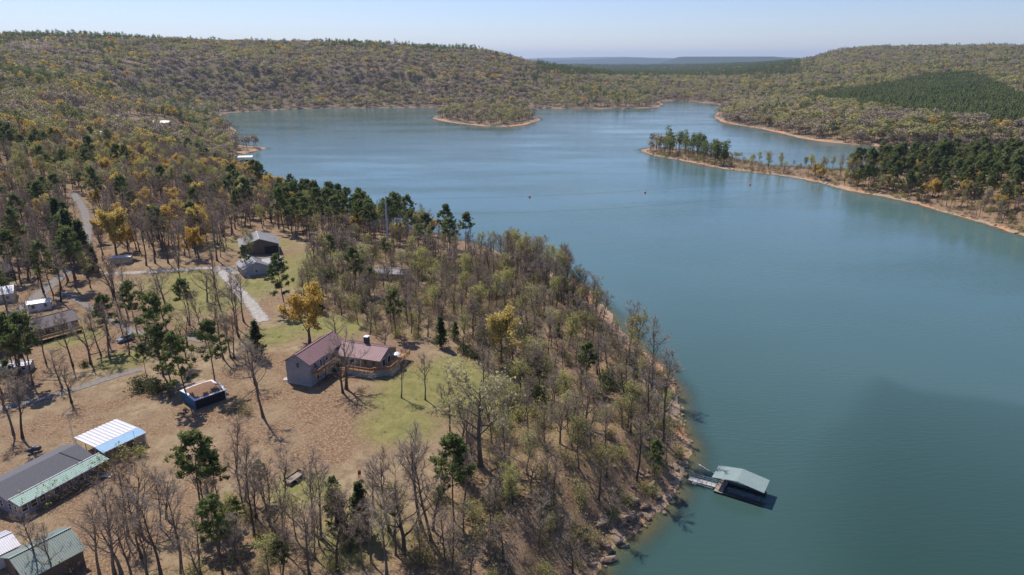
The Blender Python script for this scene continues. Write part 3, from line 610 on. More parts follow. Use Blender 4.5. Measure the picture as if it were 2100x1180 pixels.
# ---------------------------------------------------------------- plants as objects
FAM = dict(bare='bare_tree', barewide='bare_tree', bud='budding_tree', budwide='budding_tree', orange='amber_tree', pine='pine_tree', cedar='cedar_tree', shrub='shrub', greenshrub='shrub')
def plant_objects(landmarks):
    for t in TREES: t['D'] = math.hypot(t['x'], t['y']); t['size'] = t['s']*BASEH[t['kind']]/t['D']
    fam = {}; rest = []
    for t in TREES:
        k = FAM.get(t['kind'])
        if k is None: rest.append(t); continue
        px, py = project(t['x'], t['y'], t['z']+t['s']*BASEH[t['kind']]*.6)
        if k == 'shrub' and t['s'] < .3: rest.append(t); continue
        if not (-15 < px < 2115 and py < 1195): rest.append(t); continue
        fam.setdefault(k, []).append(t)
    word = dict(bare='bare grey', barewide='spreading bare grey', bud='pale green budding', budwide='wide pale green budding', orange='amber leaved', pine='dark green', cedar='dense dark', shrub='grey twiggy', greenshrub='green leafy')
    noun = dict(bare_tree='tree', budding_tree='tree', amber_tree='tree', pine_tree='pine', cedar_tree='cedar', shrub='shrub')
    where = dict(lake='in the lakeside wood', lakeshrub='in the undergrowth of the lakeside wood', pinestrip='in the tall pine row by the barn', front='in the foreground thicket', frontshrub='low in the foreground thicket',
        left='among the houses at the left edge', mid='in the grove round the white camper', lawn='standing among the houses', shrubs='beside one of the houses', leftfar='on the wooded left shore', tip='on the rocky tip of the long point', neck='on the narrow neck of the long point', penin='on the broad right end of the long point', shorebrush='at the waterline of the bank', isle='on the small island', ridge='on the far ridge', right='on the far right hills')
    ordn = ['nearest', 'second nearest', 'third nearest', 'fourth nearest', 'fifth nearest', 'sixth nearest', 'seventh nearest', 'eighth nearest']
    def nth(i): return f"{i}{'th' if 10 <= i % 100 <= 20 else {1: 'st', 2: 'nd', 3: 'rd'}.get(i % 10, 'th')}"
    n = 0
    for k, L in fam.items():
        L.sort(key=lambda t: (t['label'] is None, -t['size'])); rest += L[300:]; L = L[:300]
        slots = {}
        for t in L:
            if t['label'] is None and landmarks:
                d, nm, lx, ly = min((math.hypot(t['x']-a, t['y']-b), nm, a, b) for nm, a, b in landmarks)
                if d < 40:
                    a0 = math.atan2(lx, ly); a1 = math.atan2(t['x'], t['y']); lat = (a1-a0)*t['D']; dep = t['D']-math.hypot(lx, ly)
                    side = ('right of' if lat > 0 else 'left of') if abs(lat) > abs(dep) else ('behind' if dep > 0 else 'in front of')
                    slots.setdefault((t['kind'], side, nm), []).append((d, t))
        for (kd, side, nm), q in slots.items():
            q.sort(key=lambda e: e[0])
            for i, (d, t) in enumerate(q[:8]): t['label'] = f"{word[kd]} {noun[k]} {side} {nm}, {ordn[i]} of its kind" if len(q) > 1 else f"{word[kd]} {noun[k]} {side} {nm}, the only one there"
            for d, t in q:
                if t['label'] and t['label'].endswith(('kind', 'there')) and len(t['label'].split()) > 14: t['label'] = t['label'].replace(' of its kind', '').replace(', the only one there', '')
        left = {}
        for t in L:
            if t['label'] is None: left.setdefault((t['kind'], t['region']), []).append(t)
        for (kd, rg), q in left.items():
            if len(q) <= 24:
                q.sort(key=lambda t: project(t['x'], t['y'], t['z'])[0])
                for i, t in enumerate(q): t['label'] = f"{word[kd]} {noun[k]} {where.get(rg, 'in the woods')}, {nth(i+1)} from left"
        for t in L:
            e = bpy.data.objects.new(k, None); e.empty_display_size = .5; COL.objects.link(e)
            e.location = (t['x'], t['y'], t['z']-.05); e.rotation_euler = (0, 0, t['rot']); e.scale = (t['s'],)*3
            tm, cm = PROTO[t['kind']][t['var']]
            link('trunk' if k != 'shrub' else 'stem', tm, e); link('crown' if k != 'shrub' else 'foliage', cm, e)
            reg = where.get(t['region'], 'in the woods')
            tag(e, t['label'] or f"{word[t['kind']]} {noun[k]} {reg}", 'shrub' if k == 'shrub' else 'tree', f"{k.replace('_', ' ')}s {reg}")
            n += 1
    print('tree objects', n, 'stuff', len(rest))
    lab = dict(lake=('woodland', 'further trees crowding the wood by the near shore'), front=('thicket', 'further bare trees crowding the foreground thicket'), left=('woodland', 'further bare trees among the left edge houses'), leftfar=('forest', 'mixed amber, bare and pine forest covering the left shore'),
        penin=('woodland', 'trees crowding the long point at right'), isle=('woodland', 'pale budding trees covering the small island'), ridge=('forest', 'hardwood forest covering the long far ridge'), right=('forest', 'yellow green and brown forest covering the right hills'),
        plantation=('pine_plantation', 'even dark green pine plantation on the right hillside'), brush=('undergrowth', 'dry twiggy undergrowth below the trees and along the banks'))
    merge = dict(tip='penin', neck='penin', lakeshrub='brush', frontshrub='brush', shrubs='brush', shorebrush='brush', pinestrip='lake', lawn='left', mid='left')
    # library of single-mesh copies for the mass of far trees
    lib = bpy.data.collections.new('plant_library'); names = []; idx = {}
    for kd in sorted(PROTO):
        for v, (tm, cm) in enumerate(PROTO[kd]):
            nv = len(tm.vertices); V = np.empty(nv*3, np.float32); tm.vertices.foreach_get('co', V); V2 = np.empty(len(cm.vertices)*3, np.float32); cm.vertices.foreach_get('co', V2)
            A1 = np.empty(len(tm.loops), np.int32); tm.loops.foreach_get('vertex_index', A1); A2 = np.empty(len(cm.loops), np.int32); cm.loops.foreach_get('vertex_index', A2)
            mi = np.empty(len(cm.polygons), np.int32); cm.polygons.foreach_get('material_index', mi)
            me = mesh_from('plant_mesh', np.concatenate([V, V2]).reshape(-1, 3), np.concatenate([A1, A2+nv]).reshape(-1, 3), list(tm.materials)+list(cm.materials))
            me.polygons.foreach_set('material_index', np.concatenate([np.zeros(len(tm.polygons), np.int32), mi+1]))
            if cm.name in NORM: me.normals_split_custom_set_from_vertices(np.concatenate([np.zeros((nv, 3)), NORM[cm.name]]).tolist())
            nm = f'plant_{len(idx):03d}'; o = bpy.data.objects.new(nm, me); lib.objects.link(o); idx[(kd, v)] = len(idx)
    ng = bpy.data.node_groups.new('scatter_plants', 'GeometryNodeTree'); ng.interface.new_socket('Geometry', in_out='INPUT', socket_type='NodeSocketGeometry'); ng.interface.new_socket('Geometry', in_out='OUTPUT', socket_type='NodeSocketGeometry')
    N = ng.nodes; gi = N.new('NodeGroupInput'); go = N.new('NodeGroupOutput'); ip = N.new('GeometryNodeInstanceOnPoints'); ci = N.new('GeometryNodeCollectionInfo')
    ci.inputs[0].default_value = lib; ci.inputs['Separate Children'].default_value = True; ci.inputs['Reset Children'].default_value = True
    def na(nm, ty): q = N.new('GeometryNodeInputNamedAttribute'); q.data_type = ty; q.inputs[0].default_value = nm; return q.outputs[0]
    e2r = N.new('FunctionNodeEulerToRotation'); ng.links.new(na('rot', 'FLOAT_VECTOR'), e2r.inputs[0])
    ip.inputs['Pick Instance'].default_value = True
    for a, b in ((gi.outputs[0], ip.inputs['Points']), (ci.outputs[0], ip.inputs['Instance']), (na('pick', 'INT'), ip.inputs['Instance Index']), (e2r.outputs[0], ip.inputs['Rotation']), (na('size', 'FLOAT_VECTOR'), ip.inputs['Scale']), (ip.outputs[0], go.inputs[0])): ng.links.new(a, b)
    by = {}
    for t in rest: by.setdefault(merge.get(t['region'], t['region']), []).append(t)
    for rg, L in by.items():
        me = bpy.data.meshes.new('plants'); me.vertices.add(len(L)); me.vertices.foreach_set('co', np.array([(t['x'], t['y'], t['z']-.1) for t in L], np.float32).ravel())
        addattr(me, 'rot', [(0, 0, t['rot']) for t in L], 'FLOAT_VECTOR'); addattr(me, 'pick', [idx[(t['kind'], t['var'])] for t in L], 'INT')
        addattr(me, 'size', [(t['s']*a*b, t['s']*a*b, t['s']) for t, a, b in zip(L, rng.uniform(.85, 1.3, len(L)), [1.6 if t['kind'].startswith('far') and t['kind'] != 'farpine' and t['region'] in ('ridge', 'right') else 1 for t in L])], 'FLOAT_VECTOR')
        nm, lb = lab[rg]; o = link(nm, me); md = o.modifiers.new('plants', 'NODES'); md.node_group = ng
        tag(o, lb, 'trees' if nm != 'undergrowth' else 'undergrowth', kind='stuff')
# ---------------------------------------------------------------- building materials
def siding(name, col, axis='Z', scale=4.2, rough=.65):
    m = NT(name); g_ = m.n('TexCoord'); wv = m.n('TexWave', wave_type='BANDS', bands_direction=axis, wave_profile='SAW'); wv.inputs['Scale'].default_value = scale/6.2832*3.1416; wv.inputs['Distortion'].default_value = 0
    m.l(g_.outputs['Object'], wv.inputs['Vector']); f = m.noise(.8, 5, .65, vec=g_.outputs['Object'])
    c = m.ramp(f, [(.3, tuple(v*.82 for v in col)), (.7, tuple(v*1.12 for v in col))]); c = m.mix(.25, c, m.mix(1.0, c, wv.outputs['Color'], 'MULTIPLY'))
    m.bump(wv.outputs['Fac'], .5, .03); return m.set(c, rough, .3)
def metal(name, col, rough=.5, stain=.2, moss=None):
    m = NT(name); tc = m.n('TexCoord').outputs['Object']; f = m.noise(.7, 6, .7, vec=tc); f2 = m.noise(6, 4, .7, vec=tc)
    c = m.ramp(f, [(.25, tuple(v*(1-stain) for v in col)), (.75, tuple(min(.9, v*(1+stain*.5)) for v in col))])
    if moss: c = m.mix(m.ramp(m.math('ADD', m.math('MULTIPLY', f, .6), m.math('MULTIPLY', f2, .4)), [(.5, (0, 0, 0)), (.66, (.7, .7, .7))]), c, moss)
    return m.set(c, rough, .4)
def wood(name, col):
    m = NT(name); f = m.noise(3, 5, .7, stretch=(1, 1, 1)); return m.set(m.ramp(f, [(.3, tuple(v*.75 for v in col)), (.7, tuple(v*1.2 for v in col))]), .8, .2)
M.update(
 siding_grey=siding('grey_board_siding', (.36, .37, .41), 'X', 14), siding_tan=siding('taupe_lap_siding', (.27, .225, .18)), siding_blue=siding('faded_blue_boards', (.05, .16, .30), 'Z', 12), siding_lilac=siding('lilac_grey_siding', (.33, .31, .35)),
 siding_brown=siding('brown_siding', (.16, .125, .10), 'X', 12), siding_cream=siding('cream_siding', (.55, .50, .42)), siding_white=siding('white_siding', (.68, .68, .68)),
 roof_red=metal('mauve_red_metal_roof', (.33, .185, .18), .65), roof_grey=plain('grey_shingles', (.13, .125, .135), .9, .22, 3.5), roof_green=metal('green_metal_roof', (.24, .37, .31), .6, .12), roof_moss=metal('weathered_green_metal_roof', (.25, .30, .27), .6, .3, (.16, .19, .10)),
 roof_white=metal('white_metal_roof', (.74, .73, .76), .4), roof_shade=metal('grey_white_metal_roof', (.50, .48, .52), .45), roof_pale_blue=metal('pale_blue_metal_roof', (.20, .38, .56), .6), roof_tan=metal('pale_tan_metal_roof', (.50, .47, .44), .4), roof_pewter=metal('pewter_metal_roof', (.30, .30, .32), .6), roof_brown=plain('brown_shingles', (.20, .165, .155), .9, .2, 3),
 roof_dock=metal('sage_metal_roof', (.27, .34, .32), .65, .1), trim=plain('white_trim', (.72, .71, .69), .6, .08), dark=plain('dark_opening', (.02, .02, .024), .6, .2), glass=plain('window_glass', (.025, .03, .035), .08, .2, spec=.6),
 deckwood=wood('new_cedar_boards', (.44, .24, .11)), pinewood=wood('yellow_pine_boards', (.52, .36, .17)), greywood=wood('weathered_boards', (.36, .28, .22)), darkwood=wood('dark_stained_boards', (.10, .06, .05)), concrete=plain('pale_concrete', (.45, .43, .40), .9),
 leaves=plain('fallen_leaves', (.22, .125, .075), .95, .55, 3.5), blackmetal=plain('black_float', (.018, .02, .026), .5), steel=plain('galvanised_steel', (.42, .44, .46), .4, .1, metal=.6), propane=metal('dark_tank_paint', (.07, .07, .10), .35), white=plain('white_enamel', (.78, .78, .77), .35, .06), red=plain('red_plastic', (.55, .05, .025), .4, .1),
 carpaint=metal('silver_blue_car_paint', (.20, .24, .30), .25, .05), tyre=plain('tyre_rubber', (.02, .02, .02), .9), pole=wood('weathered_pole', (.40, .42, .45)), wire=plain('wire', (.10, .10, .10), .6), skirt=plain('grey_skirting', (.27, .285, .30), .8), tan=metal('tan_ribbed_metal', (.50, .43, .31), .5),
 asphalt=plain('worn_asphalt', (.22, .20, .185), .95, .25, .8), gravel=plain('pale_gravel', (.42, .385, .35), .95, .25, 1.3), rust=plain('rusty_barrel', (.22, .07, .035), .8, .4, 4), chimney=plain('dark_chimney_brick', (.07, .07, .08), .9), rock=None, orange_tarp=plain('orange_tarp', (.55, .22, .12), .7))
rk = NT('shore_stone'); f = rk.noise(.5, 6, .7); M['rock'] = rk.set(rk.mix(rk.ramp(rk.rnd(), [(0, (0, 0, 0)), (1, (.55, .55, .55))]), rk.ramp(f, [(.3, (.10, .07, .05)), (.52, (.29, .20, .135)), (.72, (.44, .33, .23))]), (.20, .165, .13)), .9, .2); rk.bump(f, .6, .3)
# ---------------------------------------------------------------- building helpers
class MB:
    def __init__(s): s.v = []; s.f = []
    def box(s, x0, x1, y0, y1, z0, z1):
        n = len(s.v); s.v += [(x0, y0, z0), (x1, y0, z0), (x1, y1, z0), (x0, y1, z0), (x0, y0, z1), (x1, y0, z1), (x1, y1, z1), (x0, y1, z1)]
        s.f += [tuple(n+i for i in q) for q in ((3, 2, 1, 0), (4, 5, 6, 7), (0, 1, 5, 4), (1, 2, 6, 5), (2, 3, 7, 6), (3, 0, 4, 7))]; return s
    def slab(s, P, t):                 # quad P with thickness t downwards
        n = len(s.v); P = [tuple(p) for p in P]; s.v += [(x, y, z-t) for x, y, z in P]+P; k = len(P)
        s.f += [tuple(n+k-1-i for i in range(k)), tuple(n+k+i for i in range(k))]+[(n+i, n+(i+1) % k, n+k+(i+1) % k, n+k+i) for i in range(k)]; return s
    def bar(s, a, b, w=.06, h=None):
        a = np.array(a, float); b = np.array(b, float); d = unit(b-a); u = np.cross(d, (0, 0, 1)); u = unit(u) if np.linalg.norm(u) > 1e-4 else np.array([1., 0, 0]); v = np.cross(u, d); h = h or w; n = len(s.v)
        for p in (a, b):
            for i, j in ((-1, -1), (1, -1), (1, 1), (-1, 1)): s.v.append(tuple(p+u*i*w/2+v*j*h/2))
        s.f += [tuple(n+i for i in q) for q in ((3, 2, 1, 0), (4, 5, 6, 7), (0, 1, 5, 4), (1, 2, 6, 5), (2, 3, 7, 6), (3, 0, 4, 7))]; return s
    def cyl(s, a, b, ra, rb=None, n_=10):
        a = np.array(a, float); b = np.array(b, float); rb = ra if rb is None else rb; d = unit(b-a); u = unit(np.cross(d, (.31, .2, .93) if abs(d[2]) < .9 else (1, 0, 0))); v = np.cross(d, u); n = len(s.v)
        for p, r_ in ((a, ra), (b, rb)):
            for k in range(n_): t = 6.2832*k/n_; s.v.append(tuple(p+r_*(math.cos(t)*u+math.sin(t)*v)))
        s.f += [(n+k, n+(k+1) % n_, n+n_+(k+1) % n_, n+n_+k) for k in range(n_)]+[tuple(n+n_-1-k for k in range(n_)), tuple(n+n_+k for k in range(n_))]; return s
    def prism(s, prof, y0, y1):        # profile in x,z extruded along y
        n = len(s.v); k = len(prof); s.v += [(x, y0, z) for x, z in prof]+[(x, y1, z) for x, z in prof]
        s.f += [tuple(n+i for i in range(k)), tuple(n+2*k-1-i for i in range(k))]+[(n+i, n+k+i, n+k+(i+1) % k, n+(i+1) % k) for i in range(k)]; return s
    def build(s, name, mat, parent=None, bevel=0, smooth=False):
        me = bpy.data.meshes.new(name); me.from_pydata(s.v, [], s.f); me.materials.append(M[mat] if isinstance(mat, str) else mat); me.update()
        if smooth: me.polygons.foreach_set('use_smooth', [True]*len(me.polygons))
        o = link(name, me, parent)
        if bevel: b = o.modifiers.new('bevel', 'BEVEL'); b.width = bevel; b.segments = 2
        return o
LAND = []
def thing(name, label, cat, x, y, z, rot=0, group=None, land=None):
    e = bpy.data.objects.new(name, None); COL.objects.link(e); e.location = (x, y, z); e.rotation_euler = (0, 0, rot); tag(e, label, cat, group)
    if land: LAND.append((land, x, y))
    return e
def frame(pA, pB, z=None):             # local x runs from pixel A to pixel B, y leads away
    if z is None: a = ground(*pA); b = ground(*pB)
    else: a = (*onz(*pA, z), 0); b = (*onz(*pB, z), 0)
    rot = math.atan2(b[1]-a[1], b[0]-a[0]); gz_ = min(float(height(a[0], a[1])[0]), float(height(b[0], b[1])[0])); return a[0], a[1], gz_, rot, math.hypot(b[0]-a[0], b[1]-a[1])
def window(par, kind, x, y, z, w_, h_, face, mat='trim'):   # face: 'x-','x+','y-','y+'
    t = .07; a = MB(); g_ = MB()
    def add(m, u0, u1, z0, z1, d0, d1):
        if face[0] == 'y': m.box(x+u0, x+u1, min(y+d0, y+d1), max(y+d0, y+d1), z+z0, z+z1)
        else: m.box(min(x+d0, x+d1), max(x+d0, x+d1), y+u0, y+u1, z+z0, z+z1)
    s_ = -1 if face[1] == '-' else 1
    for u0, u1, z0, z1 in ((-w_/2-.1, w_/2+.1, -.1, 0), (-w_/2-.1, w_/2+.1, h_, h_+.1), (-w_/2-.1, -w_/2, 0, h_), (w_/2, w_/2+.1, 0, h_), (-w_/2, w_/2, h_*.48, h_*.48+.05)): add(a, u0, u1, z0, z1, .0, s_*t)
    add(g_, -w_/2, w_/2, 0, h_, 0, s_*.03)
    o = a.build(kind, mat, par); g_.build('pane', 'glass', o); return o
def gable(e, x0, x1, y0, y1, eave, ridge, wallm, roofm, axis='y', over=.45, z0=-.6, seam=.6, gab=True, wname='wall'):
    """walls and two roof slopes; axis = direction of the ridge"""
    if axis == 'y':
        xm = (x0+x1)/2; MB().prism([(x0, z0), (x1, z0), (x1, eave), (xm, ridge), (x0, eave)], y0, y1).build(wname, wallm, e)
        k = (ridge-eave)/(xm-x0); out = []
        for sx, xe in ((-1, x0-over), (1, x1+over)):
            m = MB(); ze = eave-over*k+.1; zr = ridge+.1; P = [(xe, y0-over, ze), (xm, y0-over, zr), (xm, y1+over, zr), (xe, y1+over, ze)]
            m.slab(P if sx < 0 else P[::-1], .1)
            if seam:
                q = y0-over+.1
                while q < y1+over: m.bar((xe, q, ze+.03), (xm, q, zr+.03), .05, .06); q += seam
            out.append(m.build('roof_slope', roofm, e))
        MB().bar((xm, y0-over-.02, ridge+.15), (xm, y1+over+.02, ridge+.15), .3, .06).build('ridge_cap', roofm, e)
    else:
        ym = (y0+y1)/2; m = MB(); n = 0
        m.v += [(x0, y, z) for y, z in ((y0, z0), (y0, eave), (ym, ridge), (y1, eave), (y1, z0))]+[(x1, y, z) for y, z in ((y0, z0), (y0, eave), (ym, ridge), (y1, eave), (y1, z0))]
        m.f += [(4, 3, 2, 1, 0), (5, 6, 7, 8, 9)]+[(i, (i+1) % 5, 5+(i+1) % 5, 5+i) for i in range(5)]; m.build(wname, wallm, e)
        k = (ridge-eave)/(ym-y0); out = []
        for sy, ye in ((-1, y0-over), (1, y1+over)):
            m = MB(); ze = eave-over*k+.1; zr = ridge+.1; P = [(x0-over, ye, ze), (x1+over, ye, ze), (x1+over, ym, zr), (x0-over, ym, zr)]
            m.slab(P if sy < 0 else P[::-1], .1)
            if seam:
                q = x0-over+.1
                while q < x1+over: m.bar((q, ye, ze+.03), (q, ym, zr+.03), .05, .06); q += seam
            out.append(m.build('roof_slope', roofm, e))
        MB().bar((x0-over-.02, ym, ridge+.15), (x1+over+.02, ym, ridge+.15), .3, .06).build('ridge_cap', roofm, e)
    return out
def railing(e, pts, z, mat, h=1.0, step=1.6):
    o = None
    for a, b in zip(pts[:-1], pts[1:]):
        m = MB(); m.bar((*a, z+h), (*b, z+h), .14, .06); m.bar((*a, z+.15), (*b, z+.15), .06, .08)
        L = math.hypot(b[0]-a[0], b[1]-a[1]); n = max(1, int(L/.16))
        for i in range(1, n): t = i/n; p = (a[0]+(b[0]-a[0])*t, a[1]+(b[1]-a[1])*t); m.bar((*p, z+.15), (*p, z+h), .035)
        o = m.build('railing', mat, e); k = max(1, round(L/step))
        for i in range(k+1): t = i/k; p = (a[0]+(b[0]-a[0])*t, a[1]+(b[1]-a[1])*t); MB().box(p[0]-.06, p[0]+.06, p[1]-.06, p[1]+.06, z-.1, z+h+.08).build('post', mat, o)
# ---------------------------------------------------------------- tracks
ROADM = {}
for k_, col_ in (('asphalt', (.22, .20, .185)), ('gravel', (.40, .365, .33))):
    m = NT(k_+'_track'); f = m.noise(1.1, 6, .7); f2 = m.noise(.25, 5, .7); m.set(m.mix(m.ramp(f2, [(.45, (0, 0, 0)), (.7, (.5, .5, .5))]), m.ramp(f, [(.3, tuple(v*.7 for v in col_)), (.7, tuple(v*1.3 for v in col_))]), (.26, .18, .11)), .95, .15)
    tr = m.n('BsdfTransparent'); ms = m.n('MixShader'); e_ = m.math('ADD', m.math('MULTIPLY', m.attr('edge'), .55), m.math('MULTIPLY', m.noise(.8, 5, .75), .9))
    m.l(m.ramp(e_, [(.80, (0, 0, 0)), (.98, (1, 1, 1))]), ms.inputs[0]); m.l(m.p.outputs[0], ms.inputs[1]); m.l(tr.outputs[0], ms.inputs[2]); m.l(ms.outputs[0], m.out.inputs[0]); ROADM[k_] = m.m
for lab_, q, wd_, mt in ROADXY:
    P = []; s_ = 0
    for i in range(len(q)-1):
        L = np.hypot(*(q[i+1]-q[i])); n = max(2, int(L/1.5))
        for k in range(n): P.append((q[i], q[i+1], k/n, i))
    C_ = np.array([a+(b-a)*t for a, b, t, i in P]+[q[-1]])
    for k in range(12): C_[1:-1] = (C_[:-2]+C_[1:-1]*2+C_[2:])/4
    d = np.gradient(C_, axis=0); d /= np.linalg.norm(d, axis=1)[:, None]; nn = np.stack([-d[:, 1], d[:, 0]], 1); V = []
    for u in np.linspace(-1, 1, 7):
        X = C_+nn*u*(wd_/2)*(1+.12*vnoise(C_[:, 0], C_[:, 1], 4, 33 if u > 0 else 34))[:, None]; V.append(np.column_stack([X, height(X[:, 0], X[:, 1])+.10-.05*abs(u)]))
    V = np.stack(V, 1); n = len(C_); ix = np.arange(n*7).reshape(n, 7); fc = np.stack([ix[:-1, :-1], ix[:-1, 1:], ix[1:, 1:], ix[1:, :-1]], -1).reshape(-1, 4)
    nm = 'road' if mt == 'asphalt' else 'gravel_drive'
    me = mesh_from(nm, V.reshape(-1, 3), fc, [ROADM[mt]], True); addattr(me, 'edge', np.tile(np.abs(np.linspace(-1, 1, 7)), n)); tag(link(nm, me), lab_, 'road', kind='structure')
# ---------------------------------------------------------------- red roofed house
x, y, z, rot, L = frame((590,785), (637,793))
h = thing('house', 'grey house with mauve red metal roof and cedar decks on the lawn', 'house', x, y, z, rot, land='the red roofed house')
gable(h, 0, 6.9, 0, 15.5, 6.1, 8.1, 'siding_grey', 'roof_red', 'y')
gable(h, 6.7, 20.2, 10.4, 19.4, 4.5, 6.2, 'siding_tan', 'roof_red', 'x', wname='wing_wall')
MB().box(-.06, 6.96, -.06, 15.5, -.6, .45).build('foundation', 'concrete', h)
MB().box(-.05, 6.95, -.08, .0, 6.0, 6.2).box(3.35, 3.55, -.08, 0, 6.2, 7.7).build('trim_board', 'siding_grey', h)
window(h, 'window', 3.5, 0, 4.7, .7, 1.1, 'y-', 'siding_grey'); 
for yy in (2.2, 5.0, 7.4): window(h, 'window', 6.9, yy, 4.1, 1.0, 1.3, 'x+')
for yy in (3.0, 6.5): window(h, 'window', 6.9, yy, .9, 1.1, 1.3, 'x+')
d_ = MB().box(6.9, 6.98, 4.2-.05, 4.2+.95, 3.4, 5.5).build('door', 'trim', h); MB().box(6.98, 7.0, 4.35, 4.95, 3.7, 5.3).build('pane', 'glass', d_)
b_ = MB().box(6.92, 8.6, .6, 10.2, 3.1, 3.3).build('balcony_floor', 'deckwood', h)
for yy in (.8, 4.0, 7.2, 10.0): MB().box(8.4, 8.55, yy-.08, yy+.08, -.5, 5.9).build('balcony_post', 'darkwood', h)
railing(h, [(6.95, .7), (8.5, .7), (8.5, 10.1)], 3.3, 'deckwood')
DZ = 1.9
MB().slab([(9.5, 8.2, DZ), (18.6, 8.2, DZ), (21.2, 10.6, DZ), (23.0, 10.8, DZ), (23.0, 22, DZ), (20.3, 22, DZ), (20.3, 10.35, DZ), (9.5, 10.35, DZ)], .16).build('deck_floor', 'deckwood', h)
MB().slab([(9.6, 8.3, DZ-.2), (18.5, 8.3, DZ-.2), (21.1, 10.8, DZ-.2), (22.9, 11, DZ-.2), (22.9, 16, DZ-.2), (20.4, 16, DZ-.2), (20.4, 10.3, DZ-.2), (9.6, 10.3, DZ-.2)], 2.4).build('skirting', 'skirt', h)
railing(h, [(12.2, 8.3), (18.6, 8.3), (21.1, 10.6), (22.9, 10.9), (22.9, 21.9), (20.4, 21.9)], DZ, 'deckwood')
for xx, kind in ((12.4, 'f'), (14.0, 'f'), (16.2, 'w'), (18.6, 'w')):
    if kind == 'f': o = MB().box(xx-.8, xx+.8, 10.3, 10.4, DZ, DZ+2.1).build('french_door', 'trim', h); MB().box(xx-.65, xx-.05, 10.27, 10.3, DZ+.2, DZ+1.95).box(xx+.05, xx+.65, 10.27, 10.3, DZ+.2, DZ+1.95).build('pane', 'glass', o)
    else: window(h, 'window', xx, 10.4, DZ+.7, .8, 1.2, 'y-', 'siding_tan')
for yy in (12.4, 15.2): o = MB().box(20.2, 20.3, yy-.85, yy+.85, DZ, DZ+2.1).build('sliding_door', 'trim', h); MB().box(20.3, 20.33, yy-.7, yy+.7, DZ+.15, DZ+1.95).build('pane', 'glass', o)
ch = MB().box(13.2, 14.3, 15.2, 16.4, 5.2, 8.0).build('chimney', 'chimney', h); MB().box(13.1, 14.4, 15.1, 16.5, 8.0, 8.15).build('chimney_cap', 'trim', ch)
st = MB()
for k in range(7): st.box(10.2, 11.6, 8.2-.3*(k+1), 8.2-.3*k, DZ-.28*(k+1)-.08, DZ-.28*(k+1))
st.build('deck_steps', 'deckwood', h)
hc = lambda lx, ly: (x+lx*math.cos(rot)-ly*math.sin(rot), y+lx*math.sin(rot)+ly*math.cos(rot))
ux, uy = hc(21.8, 16.5); u_ = thing('patio_umbrella', 'white round umbrella standing on the deck of the red roofed house', 'umbrella', ux, uy, z+DZ)
MB().cyl((0, 0, 0), (0, 0, 2.5), .03).build('pole', 'steel', u_); MB().cyl((0, 0, 2.15), (0, 0, 2.5), 1.15, .06, 12).build('canopy', 'white', u_); MB().cyl((0, 0, 0), (0, 0, .1), .3).build('base', 'concrete', u_)
ax_, ay_ = hc(-1.2, 1.5); tag(MB().box(-.9, .3, -.8, .8, 0, .18).build('concrete_pad', 'concrete'), 'pale concrete slab at the left corner of the red roofed house', 'slab').location = (ax_, ay_, z+.02)
# ---------------------------------------------------------------- blue shed
x, y, z, rot, L = frame((372,822), (418,830)); rot = math.atan2(-4.3, 4.9)
s_ = thing('shed', 'old blue shed with white edged roof buried in leaves', 'shed', x, y, z, rot, land='the blue shed')
MB().prism([(.2, -.5), (7.0, -.5), (7.0, 2.3), (3.4, 2.75), (.2, 2.5)], .3, 7.4).build('wall', 'siding_blue', s_)
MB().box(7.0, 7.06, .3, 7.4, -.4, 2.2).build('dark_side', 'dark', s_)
MB().slab([(-.2, 0, 2.62), (3.4, 0, 2.95), (3.4, 7.8, 2.95), (-.2, 7.8, 2.62)], .1).slab([(3.4, 0, 2.95), (7.4, 0, 2.5), (7.4, 7.8, 2.5), (3.4, 7.8, 2.95)], .1).build('roof', 'roof_white', s_)
nx, ny = 22, 22; X, Y = np.meshgrid(np.linspace(.2, 7.0, nx), np.linspace(.5, 7.2, ny), indexing='ij'); ex = np.minimum(np.minimum(X-.2, 7.0-X), np.minimum(Y-.5, 7.2-Y))
Z = np.where(X < 3.4, 2.62+(X+.2)/3.6*.33, 2.95-(X-3.4)/4*.45)+.12*np.clip((ex+fbm(X.ravel(), Y.ravel(), 1.2, 3, 3).reshape(nx, ny)*.7)/.6, -.3, 1)
ix = np.arange(nx*ny).reshape(nx, ny); link('leaf_litter', mesh_from('leaf_litter', np.stack([X, Y, Z], -1).reshape(-1, 3), np.stack([ix[:-1, :-1], ix[1:, :-1], ix[1:, 1:], ix[:-1, 1:]], -1).reshape(-1, 4), [M['leaves']], True), s_)
MB().box(-3.0, .2, 2.0, 7.0, -.4, 1.7).build('lean_to_wall', 'siding_blue', s_); MB().slab([(-3.3, 1.7, 1.8), (.19, 1.7, 2.3), (.19, 7.3, 2.3), (-3.3, 7.3, 1.8)], .1).build('lean_to_roof', 'greywood', s_)
MB().box(6.9, 7.12, 7.35, 7.55, -.4, 2.4).build('corner_post', 'trim', s_)
